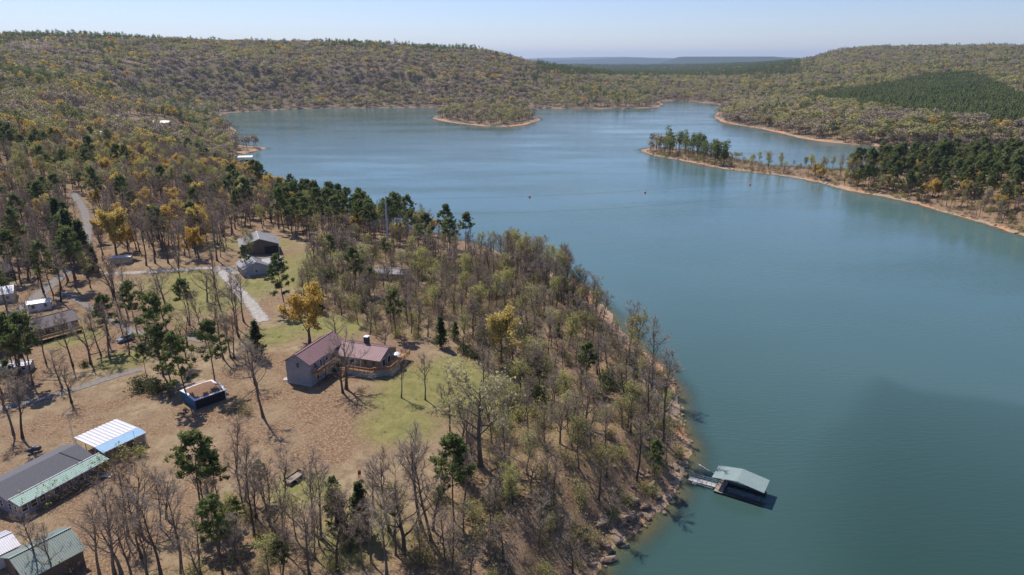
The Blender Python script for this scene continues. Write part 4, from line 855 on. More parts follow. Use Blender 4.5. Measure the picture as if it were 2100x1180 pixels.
# ---------------------------------------------------------------- long grey house with green porch roof, carport, green barn
x, y, z, rot, L = frame((44,1064), (190,983))
h = thing('house', 'long lilac grey house with grey shingle roof and green metal porch roof', 'house', x, y, z, rot, land='the green porch house')
HL = 15.6
MB().box(0, HL-.5, 0, 11.2, -.6, 2.75).build('wall', 'siding_lilac', h)
MB().slab([(-.5, 2.1, 3.16), (HL, 2.1, 3.16), (HL, 6.9, 4.7), (-.5, 6.9, 4.7)], .16).build('roof_slope', 'roof_grey', h)
MB().slab([(-.5, 6.9, 4.7), (HL, 6.9, 4.7), (HL, 11.8, 3.1), (-.5, 11.8, 3.1)], .16).build('roof_slope', 'roof_grey', h)
MB().prism([(0, 0), (1, 0), (1, .01), (0, .01)], 0, .01).v
gm = MB(); gm.v += [(xx, yy, zz) for xx in (.02, HL-.52) for yy, zz in ((1.6, 2.75), (11.1, 2.75), (11.1, 3.0), (6.9, 4.5), (2.1, 2.95))]; gm.f += [(4, 3, 2, 1, 0), (5, 6, 7, 8, 9)]+[(i, (i+1) % 5, 5+(i+1) % 5, 5+i) for i in range(5)]; gm.build('gable_wall', 'siding_lilac', h)
pr = MB().slab([(-.1, -.5, 2.75), (HL+1.0, -.5, 2.75), (HL+1.0, 2.3, 3.2), (-.1, 2.3, 3.2)], .08)
q = 0.0
while q < HL+1: pr.bar((q, -.5, 2.78), (q, 2.3, 3.23), .06, .05); q += .32
pr.build('porch_roof', 'roof_green', h); MB().bar((-.15, 2.34, 3.27), (HL+1.05, 2.34, 3.27), .14, .1).build('flashing', 'trim', h); MB().bar((-.15, -.53, 2.68), (HL+1.05, -.53, 2.68), .05, .16).build('fascia', 'trim', h)
MB().bar((12.0, 6.9, 4.78), (13.3, 2.3, 3.3), .16, .05).build('roof_seam', 'dark', h)
for xx in (.9, 2.5, 4.0, 6.6, 8.8, 11.2): window(h, 'window', xx, 0, 1.05, .95, 1.25, 'y-')
for yy in (1.0, 2.6, 5.2): window(h, 'window', 0, yy, 1.0, .8, 1.3, 'x-')
MB().box(14.4, 14.5, -.35, -.25, -.5, 2.7).build('porch_post', 'trim', h)
x, y, z, rot, L = frame((212,932), (300,890), 14.0)
c_ = thing('carport', 'open carport with white ribbed roof and pale blue front slope', 'carport', x, y, z, rot, land='the white carport')
CL = L; y2 = 10.3
pw = CL/11
for k in range(11):
    for j in range(2):
        xa = k*pw+j*pw/2; P = [(xa+.01, 2.7, 3.1), (xa+pw/2-.01, 2.7, 3.1), (xa+pw/2-.01, y2, 3.0), (xa+.01, y2, 3.0)]
        MB().slab([(a, b, c+(.07 if j == 0 else 0)) for a, b, c in P], .05).build('roof_panel', 'roof_white' if j == 0 else 'roof_shade', c_)  # recessed panels take the greyer metal, rib shade put into the colour
MB().slab([(-.05, 0, 2.72), (CL+.05, 0, 2.72), (CL+.05, 2.72, 3.12), (-.05, 2.72, 3.12)], .06).build('front_slope', 'roof_pale_blue', c_)
MB().box(-.02, CL+.02, -.06, -.01, 2.55, 2.75).build('fascia', 'trim', c_)
for xx, yy in ((.15, .1), (.15, 3.2), (.15, 6.5), (.15, 10.1), (CL*.5, .1), (CL-.15, .1), (CL-.15, 10.1), (CL*.5, 10.1)): MB().box(xx-.06, xx+.06, yy-.06, yy+.06, -.6, 2.7).build('post', 'trim', c_)
MB().box(CL-2.4, CL-.2, .3, 3.4, -.6, 2.5).build('storage_room', 'greywood', c_)
tag(MB().box(0, 1.9, 0, 4.2, .35, 1.0).box(.2, 1.7, .9, 3.2, 1.0, 1.5).build('parked_car', 'blackmetal', bevel=.15), 'dark car parked in shade under the white carport', 'car')
pc = bpy.data.objects['parked_car']; pc.location = (x+math.cos(rot)*4.4-math.sin(rot)*3.5, y+math.sin(rot)*4.4+math.cos(rot)*3.5, z); pc.rotation_euler.z = rot
for a, b in ((.15, .8), (.15, 3.3), (1.75, .8), (1.75, 3.3)): MB().cyl((a-.1, b, .32), (a+.1, b, .32), .32, None, 12).build('wheel', 'tyre', pc)
x, y, z, rot, L = frame((52,1196), (176,1130), 14.2); L = max(L, 8.5)
g_ = thing('barn', 'low barn with weathered green metal roof at the bottom left corner', 'barn', x, y, z, rot, land='the green barn')
gable(g_, .4, L-.3, .4, 8.6, 3.1, 4.9, 'siding_brown', 'roof_moss', 'x', .45, seam=.3)
MB().box(.3, .36, 1.4, 4.4, 0, 2.6).build('door', 'dark', g_)
x, y, z, rot, L = frame((-60,1150), (26,1137), 14.0); rot = math.atan2(.81, .59)-1.57
g_ = thing('shed', 'small shed with white metal roof at the lower left edge', 'shed', *onz(-34, 1150, 14.0), z, rot)
gable(g_, -5, .8, 0, 4.5, 2.7, 3.6, 'siding_white', 'roof_shade', 'y', .3, seam=.3); 
# ---------------------------------------------------------------- barn and garage on the drive
def fr2(pA, pB, zr): return frame(pA, pB, zr)
x, y, z, rot, L = frame((490,507), (574,499), 16.0)
b_ = thing('barn', 'large barn with pale tan metal roof beyond the gravel drive', 'barn', x, y, z, rot, land='the pale roofed barn')
gable(b_, .5, L-.5, .5, 15, 4.3, 7.0, 'siding_brown', 'roof_tan', 'y', .5)
MB().box(L-6.2, L-1.0, .38, .5, -.4, 3.6).build('bay_opening', 'dark', b_); MB().box(2, 3.1, .4, .5, 0, 2.1).build('door', 'trim', b_); MB().box(L-.62, L-.48, .3, .46, -.5, 4.2).build('corner_post', 'trim', b_)
x, y, z, rot, L = frame((497,556), (527,539), 15.0); rot = math.atan2(-.45, .89)+.15+.9
g_ = thing('garage', 'grey garage with ribbed metal roof at the end of the gravel drive', 'garage', x, y, z, rot, land='the grey garage')
gable(g_, .5, 9.5, .5, 11, 3.1, 5.2, 'siding_grey', 'roof_tan', 'y', .5)
gable(g_, 9.0, 15.5, 4.5, 10.5, 2.9, 4.2, 'siding_grey', 'roof_tan', 'x', .4, wname='annex_wall')
window(g_, 'window', 5.0, .5, 1.2, 1.0, 1.0, 'y-')
x, y, z, rot, L = frame((226,543), (270,540))
s_ = thing('storage_shed', 'tan ribbed metal storage shed under the trees by the gravel drive', 'shed', x, y, z, rot, land='the tan shed')
m = MB().box(0, L, 0, 2.8, -.3, 2.5)
for k in range(int(L/.4)): m.box(k*.4+.1, k*.4+.25, -.05, 0, -.2, 2.45)
m.build('wall', 'tan', s_); MB().slab([(-.1, -.15, 2.58), (L+.1, -.15, 2.58), (L+.1, 2.95, 2.66), (-.1, 2.95, 2.66)], .07).build('roof', 'roof_white', s_); MB().box(L-1.4, L-.5, -.09, -.05, -.1, 1.95).build('door', 'tan', s_)
x, y, z, rot, L = frame((362,449), (378,446)); rot = -.2
r_ = thing('camper', 'white camper trailer parked in the open grove', 'camper', x, y, z, rot+1.15, land='the white camper')
MB().prism([(0, .6), (2.4, .6), (2.4, 3.0), (2.2, 3.2), (.2, 3.2), (0, 3.0)], 0, 7.5).build('body', 'white', r_, .08); MB().box(.8, 1.5, 2.2, 3.0, 3.2, 3.45).build('roof_vent', 'steel', r_); MB().box(.7, 1.7, -.04, 0, 1.7, 2.4).build('window', 'glass', r_)
for yy in (2.0, 4.2): MB().box(2.4, 2.43, yy, yy+1.1, 1.8, 2.4).build('window', 'glass', r_)
for xx in (.1, 2.3): MB().cyl((xx-.1, 3.8, .35), (xx+.1, 3.8, .35), .35, None, 12).build('wheel', 'tyre', r_)
MB().bar((1.2, -.9, .5), (1.2, 0, .6), .12).build('hitch', 'blackmetal', r_)
# ---------------------------------------------------------------- deck house and other roofs at the left
x, y, z, rot, L = frame((78,708), (168,682))
h = thing('house', 'brown roofed house with long yellow wooden deck at left', 'house', x, y, z, rot, land='the deck house')
gable(h, -3, L+.5, 2.6, 11.0, 3.7, 5.6, 'siding_brown', 'roof_brown', 'x', .5, seam=0)
gable(h, -13.5, -3.4, 0, 9, 3.0, 4.8, 'siding_brown', 'roof_brown', 'x', .5, seam=0, wname='left_wing_wall')
MB().slab([(-.5, 0, 1.1), (L+.4, 0, 1.1), (L+.4, 2.58, 1.1), (-.5, 2.58, 1.1)], .18).build('deck_floor', 'pinewood', h); railing(h, [(-.4, .1), (L+.3, .1), (L+.3, 2.4)], 1.1, 'pinewood')
MB().box(-.3, L+.2, .3, .36, -.5, .9).build('skirting', 'dark', h)
for xx in (2.5, 5.2, 8.0): window(h, 'window', xx, 2.6, 1.9, 1.0, 1.2, 'y-')
MB().box(L-2.4, L-1.4, 2.52, 2.6, 1.1, 3.2).build('door', 'trim', h)
def small_roof(nm, lab_, cat, pA, pB, zr, W, eave, ridge, wallm, roofm, land=None, seam=.5):
    x, y, z, rot, L = frame(pA, pB, zr); e = thing(nm, lab_, cat, x, y, z, rot, land=land); gable(e, .3, L-.3, .3, W, eave, ridge, wallm, roofm, 'x', .35, seam=seam)
    n = max(1, int(L/3.2))
    for k in range(n): window(e, 'window', (k+.5)*L/n, .3, 1.0, .9, 1.1, 'y-')
    MB().box(L*.5-.5+.9*(n % 2), L*.5+.4+.9*(n % 2), .22, .3, 0, 2.0).build('door', 'trim', e); return e
small_roof('house', 'house with faded pink roof cut by the left edge', 'house', (-60,622), (30,610), 14.5, 8, 3.0, 4.8, 'siding_cream', 'roof_shade', 'the pink roofed house')
small_roof('mobile_home', 'long white roofed mobile home behind the deck house', 'mobile home', (55,633), (106,625), 14.0, 3.8, 2.6, 3.1, 'siding_white', 'roof_white', 'the white mobile home')
small_roof('house', 'dark brown house among trees at the left edge below the road', 'house', (-50,590), (36,568), 14.5, 7, 3.2, 5.0, 'siding_brown', 'roof_brown', 'the brown house')
small_roof('shed', 'low pale roofed shed at the left edge below the deck house', 'shed', (-30,762), (62,752), 13.2, 3.6, 2.2, 2.7, 'siding_cream', 'roof_shade', 'the pale low shed')
small_roof('cottage', 'cottage with pale grey roof hidden in the wood by the pole', 'cottage', (765,562), (835,566), 13.0, 5.5, 2.6, 3.6, 'siding_white', 'roof_pewter', 'the hidden cottage')
small_roof('house', 'far house with bright white roof on the left shore', 'house', (308,243), (344,243), 26, 9, 4, 6, 'siding_brown', 'roof_white', None)
small_roof('house', 'far long low house with grey roof below the white roofed one', 'house', (276,256), (345,257), 21, 9, 3, 5, 'siding_white', 'roof_brown', None)
small_roof('house', 'far house with faded red roof on the left hillside', 'house', (230,244), (252,244), 28, 9, 3.5, 6, 'siding_white', 'roof_red', None)
small_roof('house', 'far pale house half hidden up the left hillside', 'house', (135,224), (155,224), 36, 9, 5, 7, 'siding_cream', 'roof_tan', None)
small_roof('house', 'far small white house near the amber trees at left', 'house', (198,286), (218,285), 24, 8, 3.5, 5.5, 'siding_white', 'roof_white', None)
# ---------------------------------------------------------------- parked car, trailer, tank and other yard things
def car(lab_, px, py, rot, mat):
    x, y, z = ground(px, py); e = thing('parked_car', lab_, 'car', x, y, z+.05, rot, land='the silver car')
    MB().prism([(-2.3, .35), (2.3, .35), (2.35, .75), (2.2, .98), (1.2, 1.08), (-2.25, 1.1), (-2.35, .8)], -.92, .92).build('body', mat, e, .07)
    MB().prism([(-2.1, 1.1), (1.15, 1.08), (.45, 1.62), (-.2, 1.7), (-1.7, 1.66)], -.78, .78).build('cabin', 'glass', e, .06); MB().slab([(-1.75, -.72, 1.73), (.4, -.72, 1.68), (.4, .72, 1.68), (-1.75, .72, 1.73)], .07).build('roof', mat, e)
    for a in (-1.4, 1.45):
        for b in (-.9, .9): w_ = MB().cyl((a, b-.1, .34), (a, b+.1, .34), .36, None, 14).build('wheel', 'tyre', e); MB().cyl((a, b-.11, .34), (a, b+.11, .34), .2, None, 10).build('rim', 'steel', w_)
    for b in (-.62, .62): MB().box(2.3, 2.37, b-.2, b+.2, .7, .86).build('headlight', 'white', e); MB().box(-2.38, -2.31, b-.2, b+.2, .75, .95).build('tail_light', 'red', e)
    return e
car('silver blue car parked among trees by the gravel track', 259, 699, math.radians(238), 'carpaint')
x, y, z, rot, L = frame((588,996), (614,978)); t_ = thing('flatbed_trailer', 'small black flatbed trailer with wooden bed on the dry lawn', 'trailer', x, y, z, rot, land='the flatbed trailer')
TL = 3.8
for k in range(7): MB().box(.05, TL-.05, -.88+k*.25, -.88+k*.25+.23, .58, .63).build('plank', 'greywood', t_)
MB().box(0, TL, -.95, -.9, .45, .85).box(0, TL, .9, .95, .45, .85).box(0, TL, -.9, .9, .48, .56).build('frame', 'blackmetal', t_); MB().box(TL-.05, TL, -.9, .9, .6, 1.15).build('front_board', 'blackmetal', t_); MB().bar((TL, 0, .5), (TL+1.1, 0, .45), .1).build('tongue', 'blackmetal', t_)
for b in (-1.05, 1.05): w_ = MB().cyl((1.8, b-.1, .33), (1.8, b+.1, .33), .33, None, 14).build('wheel', 'tyre', t_); MB().cyl((1.8, b-.11, .33), (1.8, b+.11, .33), .18, None, 10).build('rim', 'steel', w_); MB().box(1.3, 2.3, b-.13, b+.13, .7, .74).build('fender', 'blackmetal', t_)
x, y, z, rot, L = frame((57,932), (82,925)); p_ = thing('propane_tank', 'dark propane tank lying on the lawn behind the green porch house', 'tank', x, y, z, rot, land='the propane tank')
MB().cyl((.2, 0, .75), (2.2, 0, .75), .48, None, 16).cyl((2.2, 0, .75), (2.5, 0, .75), .48, .2, 16).cyl((.2, 0, .75), (-.1, 0, .75), .48, .2, 16).build('tank', 'propane', p_); MB().cyl((1.2, 0, 1.2), (1.2, 0, 1.42), .2).build('valve_dome', 'white', p_)
for a in (.5, 1.9): MB().box(a-.1, a+.1, -.4, .4, -.1, .32).build('saddle', 'concrete', p_)
x, y, z = ground(738, 982); f_ = thing('deer_feeder', 'rusty red barrel on a post in the dry grass near the cedars', 'feeder', x, y, z, land='the rusty barrel')
for k in range(3): a = k*2.1; MB().bar((math.cos(a)*.5, math.sin(a)*.5, -.1), (math.cos(a)*.2, math.sin(a)*.2, 1.1), .06).build('leg', 'steel', f_)
MB().cyl((0, 0, 1.0), (0, 0, 1.9), .32, None, 12).build('barrel', 'rust', f_)
for k, (px, py) in enumerate(((896,972),(903,970))):
    x, y, z = ground(px, py); b_ = thing('bucket', ('left' if k == 0 else 'right')+' one of two white buckets at the lawn edge by the wood', 'bucket', x, y, z, 0, 'white buckets at the lawn edge')
    MB().cyl((0, 0, 0), (0, 0, .42), .17, .22, 12).build('body', 'white', b_); MB().bar((-.22, 0, .42), (.22, 0, .42), .02).build('handle', 'steel', b_)
for k, (px, py, mt, sx, lab_) in enumerate(((205,975,'white',1.2,'white sheet of scrap beside the porch end'),(214,970,'orange_tarp',1.3,'crumpled orange tarp beside the porch end'),(222,976,'white',.9,'small white scrap right of the orange tarp'))):
    x, y, z = ground(px, py); n = 9; X, Y = np.meshgrid(np.linspace(-sx, sx, n), np.linspace(-.8, .8, n), indexing='ij'); Z = .25+.22*fbm(X.ravel()+k*7, Y.ravel(), .8, 3, 70).reshape(n, n)
    ix = np.arange(n*n).reshape(n, n); me = mesh_from('tarp', np.stack([X, Y, Z], -1).reshape(-1, 3), np.stack([ix[:-1, :-1], ix[1:, :-1], ix[1:, 1:], ix[:-1, 1:]], -1).reshape(-1, 4), [M[mt]]); o = tag(link('tarp', me), lab_, 'tarp'); o.location = (x, y, z); o.modifiers.new('s', 'SOLIDIFY').thickness = .04
for a, b, lab_ in (((598,1015),(622,1028),'pale fallen branch on the dry lawn below the trailer'),((618,1028),(616,1048),'short pale fallen branch crossing the first below the trailer'),((108,722),(126,716),'sawn pale log before the deck house'),((880,700),(912,722),'fallen dark trunk along the upper lawn edge'),((1010,1010),(1075,1020),'long fallen trunk in the lakeside wood'),((1340,850),(1378,878),'fallen trunk lying on the shore rocks')):
    p = ground(*a); q = ground(*b); T = TB(np.random.default_rng(5)); pts = [np.array(p)+(np.array(q)-np.array(p))*t+np.array([0, 0, .15+.08*math.sin(t*9)]) for t in np.linspace(0, 1, 6)]; T.tube(pts, np.linspace(.16, .07, 6), 7)
    for k in (2, 3, 4): T.sliver(pts[k], np.array([.4*(-1)**k, .5, .5]), 1.0, .08)
    tag(link('fallen_log', T.mesh('fallen_log', [M['greywood'] if 'pale' in lab_ else M['bark']])), lab_, 'log')
# ---------------------------------------------------------------- utility pole with wires over the lake, light pole, antenna
px_, py_, pz_ = ground(797, 525); D_ = math.hypot(px_, py_); top = atD(797, 407, D_)[2]
p_ = thing('utility_pole', 'tall grey utility pole rising above the pines at the shore', 'pole', px_, py_, pz_, land='the utility pole')
H_ = top-pz_; MB().cyl((0, 0, -.5), (0, 0, H_), .42, .30, 10).build('shaft', 'pole', p_); MB().bar((-.2, 0, H_-.6), (.5, 0, H_-.6), .12).build('bracket', 'steel', p_)
for a in (H_-.5, H_-2.6, H_-6.5): MB().cyl((.3, 0, a), (.3, 0, a+.35), .1).build('insulator', 'white', p_)
for k, (gx_, gy_) in enumerate(((744,502),(750,506))):
    q = ground(gx_, gy_); MB().cyl((q[0]-px_, q[1]-py_, q[2]-pz_), (0, 0, H_-4-k*1.2), .08, None, 5).build('guy_wire', 'steel', p_)
far = atD(2300, 330, 420)
for k, (zh, sag) in enumerate(((H_-.4, 9), (H_-6.4, 12))):
    A_ = np.array([px_+.3, py_, pz_+zh]); B_ = np.array([330+k*4, 500, 30-k*5.]); T = TB(np.random.default_rng(1)); pts = [A_+(B_-A_)*t-np.array([0, 0, sag*4*t*(1-t)]) for t in np.linspace(0, 1, 30)]
    T.tube(pts, [.03]*30, 3); tag(link('power_line', T.mesh('power_line', [M['wire']])), ('upper' if k == 0 else 'lower')+' power line running from the tall pole across the lake', 'power line', 'power lines over the lake')
x, y, z = ground(233, 600); zt = atD(228, 537, math.hypot(x, y))[2]; l_ = thing('light_pole', 'yard light pole leaning by the grass clearing', 'pole', x, y, z); MB().cyl((0, 0, -.3), (-.5, 0, zt-z), .13, .09).build('shaft', 'pole', l_); MB().bar((-.5, 0, zt-z), (-1.2, 0, zt-z+.1), .07).build('arm', 'steel', l_); MB().cyl((-1.3, 0, zt-z-.1), (-1.3, 0, zt-z+.15), .2, .08).build('lamp', 'white', l_)
x, y, z = ground(153, 912); zt = atD(150, 845, math.hypot(x, y))[2]; l_ = thing('antenna_mast', 'thin lattice antenna mast behind the green porch house', 'mast', x, y, z); m = MB(); hh = zt-z
for a in ((.15, 0), (-.1, .13), (-.1, -.13)): m.bar((*a, 0), (*a, hh), .03)
for k in range(int(hh/.5)): m.bar((.15, 0, k*.5), (-.1, .13, k*.5+.4), .02); m.bar((-.1, .13, k*.5), (-.1, -.13, k*.5+.4), .02)
m.build('lattice', 'steel', l_); MB().bar((-.8, 0, hh), (.8, 0, hh), .04).bar((-.5, -.4, hh-.3), (-.5, .4, hh-.3), .03).bar((.4, -.4, hh), (.4, .4, hh), .03).build('aerial', 'steel', l_)
x, y, z = ground(281, 925); zt = atD(278, 884, math.hypot(x, y))[2]; l_ = thing('flag_pole', 'thin pole rising in front of the white carport roof', 'pole', x, y, z); MB().cyl((0, 0, -.2), (0, 0, zt-z), .05, .035).build('shaft', 'steel', l_); MB().cyl((0, 0, zt-z), (0, 0, zt-z+.15), .09).build('finial', 'white', l_)
# ---------------------------------------------------------------- boat dock
A_ = np.array(onz(1464, 1006, .5)); B_ = np.array(onz(1560, 1036, .5)); rot = math.atan2(B_[1]-A_[1], B_[0]-A_[0]); L = float(np.hypot(*(B_-A_)))
d_ = thing('boat_dock', 'floating boat dock with sage green metal roof and dark open slip', 'dock', A_[0], A_[1], 0, rot, land='the boat dock')
W = 5.4
for nm, q in (('float', (1.8, L, 0, 1.2)), ('float', (1.8, L, W-1.1, W)), ('float', (0, 1.8, 0, W))): MB().box(*q, -.35, .38).build(nm, 'blackmetal', d_)
for k in range(10):
    if k < 5: MB().box(.0+.36*k, .34+.36*k, -.05, W+.05, .40, .47).build('plank', 'greywood', d_)
for a in np.arange(1.85, L-.3, .62): MB().box(a, a+.58, .02, 1.18, .40, .46).build('walkway_board', 'blackmetal', d_); MB().box(a, a+.58, W-1.08, W-.02, .40, .46).build('walkway_board', 'blackmetal', d_)
for a in (1.6, 3.6, 5.7, 7.8, L-.2):
    for b in (W-.15, .95): 
        if b > 2 or a > 100: MB().box(a-.05, a+.05, b-.05, b+.05, .4, 3.0).build('post', 'blackmetal', d_)
for a in (1.9, L-.2): MB().box(a-.05, a+.05, 1.05, 1.15, .4, 3.0).build('post', 'blackmetal', d_)
for a in np.linspace(2.2, L-.4, 4): MB().box(a-.03, a+.03, .15, .21, .4, 1.3).build('rail_post', 'blackmetal', d_)
RY0, RY1, RX0, RX1 = .8, W+.75, -.9, L+.25; RM = RX0+(RX1-RX0)*.48
for xa, xb in ((RX0, RM), (RM, RX1)):
    za, zb = (3.0, 3.85) if xa == RX0 else (3.85, 3.0); m = MB().slab([(xa, RY0, za), (xb, RY0, zb), (xb, RY1, zb), (xa, RY1, za)], .06)
    for b in np.arange(RY0+.2, RY1, .45): m.bar((xa, b, za+.02), (xb, b, zb+.02), .05, .04)
    m.build('roof_slope', 'roof_dock', d_)
m = MB()
for a in np.linspace(RX0+.3, RX1-.3, 6):
    zz = 2.9+.8*(1-abs(a-RM)/(RX1-RM)); m.bar((a, RY0+.1, zz), (a, RY1-.1, zz), .08)
m.bar((RX0, RY0+.06, 2.9), (RX1, RY0+.06, 2.9), .08).bar((RX0, RY1-.06, 2.9), (RX1, RY1-.06, 2.9), .08).build('truss', 'blackmetal', d_)
G0 = np.array(onz(1413, 981, .6)); G1 = A_+np.array([-math.sin(rot), math.cos(rot)])*1.9+np.array([math.cos(rot), math.sin(rot)])*-.05; gr = math.atan2(*(G1-G0)[::-1]); GL = float(np.hypot(*(G1-G0)))
w_ = thing('gangway', 'pale metal gangway with railings reaching from shore to the boat dock', 'gangway', G0[0], G0[1], .35, gr)
n = 6
for k in range(n): MB().box(k*GL/n+.03, (k+1)*GL/n-.03, -.75, .75, .22, .28).build('deck_panel', 'concrete', w_)
MB().box(0, GL, -.8, -.72, .05, .22).box(0, GL, .72, .8, .05, .22).build('side_beam', 'steel', w_)
for s in (-.78, .78): 
    m = MB().bar((0, s, 1.2), (GL, s, 1.2), .05).bar((0, s, .75), (GL, s, .75), .04)
    for k in range(n+1): m.bar((k*GL/n, s, .2), (k*GL/n, s, 1.2), .04)
    m.build('handrail', 'steel', w_)
MB().box(.9, 1.9, -1.05, -.82, -.3, .05).build('float', 'white', w_)
for a, b, lab_ in (((1432,952),(1466,972),'mooring cable running from the rocks to the dock roof'),((1418,988),(1462,1003),'mooring cable along the near side of the gangway')):
    p = np.array([*onz(*a, .5), .5]); q = np.array([*onz(*b, .6), .7]); T = TB(np.random.default_rng(1)); T.tube([p, (p+q)/2-np.array([0, 0, .1]), q], [.05]*3, 4); tag(link('mooring_cable', T.mesh('mooring_cable', [M['steel']])), lab_, 'cable', 'mooring cables of the boat dock')
x, y = onz(505, 330); d2 = thing('boat_dock', 'far small boat dock with white roof at the left cove', 'dock', x, y, 0, .2)
MB().box(-6, 6, -4.5, -3, -.4, .5).box(-6, 6, 3, 4.5, -.4, .5).box(-6, -4.5, -3, 3, -.4, .5).build('float', 'blackmetal', d2); MB().slab([(-6.5, -5, 3.8), (6.5, -5, 3.8), (6.5, 0, 4.8), (-6.5, 0, 4.8)], .2).slab([(-6.5, 0, 4.8), (6.5, 0, 4.8), (6.5, 5, 3.8), (-6.5, 5, 3.8)], .2).build('roof', 'roof_white', d2)
for a in (-5.8, 0, 5.8):
    for b in (-4.2, 4.2): MB().box(a-.1, a+.1, b-.1, b+.1, .4, 3.8).build('post', 'trim', d2)
for (px, py), lab_ in (((1086,405),'left red buoy floating in the open water'),((1323,396),'middle red buoy floating in the open water'),((1538,380),'right red buoy floating off the long point')):
    x, y = onz(px, py); b_ = thing('buoy', lab_, 'buoy', x, y, 0, 0, 'red buoys in the lake'); MB().cyl((0, 0, -.3), (0, 0, .5), .75, .8, 14).cyl((0, 0, .5), (0, 0, 1.0), .8, .25, 14).build('float', 'red', b_, .08); MB().cyl((0, 0, 1.0), (0, 0, 1.4), .08).build('ring_stem', 'white', b_)
for nm, px, py in (('the lakeside amber tree',1028,742),('the lawn edge budding tree',985,955),('the leaning bank tree',1300,758),('the twin shore tree',1335,800),('the crooked foreground tree',828,1135),
    ('the small lawn cedar',905,712),('the pine behind the house',812,692),('the tallest foreground pine',415,1072),('the amber tree behind the house',635,704),('the pair of foreground cedars',716,1088),('the dock rocks',1385,985),('the bottom shore rocks',1280,1090),('the clay bank',1225,640),('the upper clay bank',1110,560),('the fallen trunk in the wood',1042,1015)):
    a, b, c = ground(px, py); LAND.append((nm, a, b))
# ---------------------------------------------------------------- shore stones
def stone(seed):
    r = np.random.default_rng(seed); V = []; 
    for k in range(26): d = unit(r.normal(size=3)); V.append(np.sign(d)*np.abs(d)**.6*np.array([1, .75, .45])*r.uniform(.8, 1.05))
    import bmesh
    bm = bmesh.new(); [bm.verts.new(v) for v in V]; bmesh.ops.convex_hull(bm, input=bm.verts); [bm.verts.remove(v) for v in [v for v in bm.verts if not v.link_faces]]
    me = bpy.data.meshes.new('stone'); bm.to_mesh(me); bm.free(); me.materials.append(M['rock']); return me
SM = [stone(300+k) for k in range(6)]
x, y = jitter(75, 330, 1.15, 40); z, d = height(x, y, True); px, py = project(x, y, z); D = np.hypot(x, y)
dens = np.where((py > 780), .42, .10)*np.where(d < 7, 1, .25); ok = (d > -1.2) & (d < 13) & (px < 1450) & (px > 1000) & (py < 1200) & (rng.random(len(x)) < dens)
pts = [(x[a], y[a], z[a], float(rng.gamma(2.2, .15)+.13), py[a]) for a in np.nonzero(ok)[0]]; pts.sort(key=lambda p: -p[3]/math.hypot(p[0], p[1]))
for i, (a, b, c, s, pyy) in enumerate(pts[:300]):
    o = link('rock', SM[i % 6]); o.location = (a, b, c+.1*s); o.rotation_euler = (rng.uniform(-.35, .35), rng.uniform(-.35, .35), rng.uniform(0, 6.28)); o.scale = (s*1.25, s, s)
    if i < 14: tag(o, f"{['largest', 'second largest', 'third largest', 'fourth largest', 'fifth largest', 'sixth largest', 'seventh largest', 'eighth largest', 'ninth largest', 'tenth largest', 'eleventh largest', 'twelfth largest', 'thirteenth largest', 'fourteenth largest'][i]} of the brown rocks along the near shore", 'rock', 'rocks along the near shore')
    else: tag(o, 'brown angular rock on the steep bank near the dock' if pyy > 860 else 'smaller brown rock on the clay bank of the near shore', 'rock', 'rocks along the near shore')
rest = pts[300:]
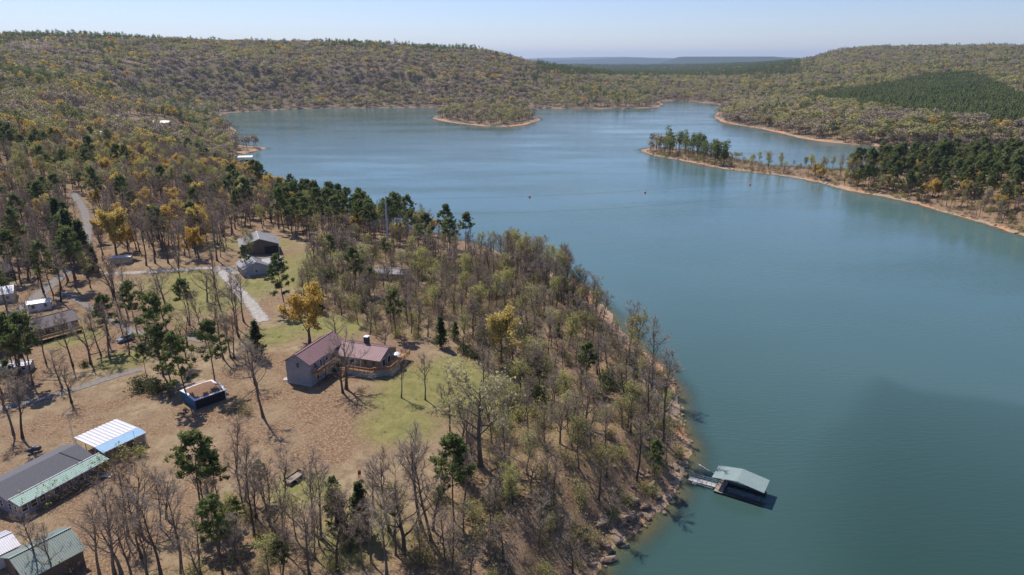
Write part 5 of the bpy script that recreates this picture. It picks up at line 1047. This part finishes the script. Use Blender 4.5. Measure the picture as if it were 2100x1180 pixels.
for k, (px, py, s, lab_) in enumerate(((1292,1062,2.3,'broad flat boulder at the water below the lakeside wood'),(1322,1040,1.7,'dark boulder beside the broad flat one at the water'),(1348,1022,1.4,'boulder on the bank corner below the dock'),(1262,1105,2.0,'boulder at the bottom edge of the shore'),(1300,1030,1.6,'boulder behind the broad flat one at the shore'),
    (1240,1120,1.8,'dark boulder near the bottom edge above the water'),(1275,1075,1.3,'small boulder left of the broad flat one'),(1385,960,1.2,'pale boulder by the shore end of the gangway'),(1230,1075,1.6,'boulder half hidden up the bank at bottom'),(1335,995,1.3,'boulder higher on the bank left of the dock'))):
    a, b, c = ground(px, py, 2.0); o = link('boulder', SM[k % 6]); o.location = (a, b, c+.25*s); o.rotation_euler = (rng.uniform(-.3, .3), rng.uniform(-.3, .3), rng.uniform(0, 6.28)); s *= .75; o.scale = (s*1.3, s, s*.9); tag(o, lab_, 'boulder')
x, y = jitter(330, 760, 2.6, 42); z, d = height(x, y, True); px, py = project(x, y, z); ok = (d > -1) & (d < 9) & (px > 1290) & (rng.random(len(x)) < .28)
rest += [(x[a], y[a], z[a], min(1.5, float(rng.gamma(2, .4)+.35)), 0) for a in np.nonzero(ok)[0]]
V = []; Fc = []; n = 0
base_v = []
for me in SM[:3]:
    v = np.array([q.co[:] for q in me.vertices]); me.calc_loop_triangles(); base_v.append((v, np.array([t.vertices[:] for t in me.loop_triangles])))
for i, (a, b, c, s, _) in enumerate(rest):
    v, f_ = base_v[i % 3]; t = rng.uniform(0, 6.28); q = v*np.array([s*1.3, s, s*.8]); q = np.stack([q[:, 0]*math.cos(t)-q[:, 1]*math.sin(t), q[:, 0]*math.sin(t)+q[:, 1]*math.cos(t), q[:, 2]], 1)+np.array([a, b, c]); V.append(q); Fc.append(f_+n); n += len(v)
tag(link('shore_rubble', mesh_from('shore_rubble', np.concatenate(V), np.concatenate(Fc), [M['rock']])), 'broken brown stones strewn along the banks and the long point', 'rubble', kind='stuff')
print('built', time.time()-T0)
plant_objects(LAND)
# ---------------------------------------------------------------- air between here and the far hills
hz = NT('clear_air'); hz.t.nodes.remove(hz.p); pv = hz.n('VolumePrincipled'); pv.inputs['Color'].default_value = (.58, .74, 1.0, 1); pv.inputs['Density'].default_value = 4.2e-5; pv.inputs['Anisotropy'].default_value = .2
hz.l(pv.outputs[0], hz.out.inputs['Volume']); M['haze'] = hz.m
tag(MB().box(-28500, 28500, -600, 31000, -12, 420).build('haze', 'haze'), 'thin blue haze over the lake and the far hills', 'haze', kind='stuff')
print('done', time.time()-T0)
for o in bpy.data.objects:
    if len(str(o.get('label', '')).split()) > 16: print('LONG', o.name, o['label'])
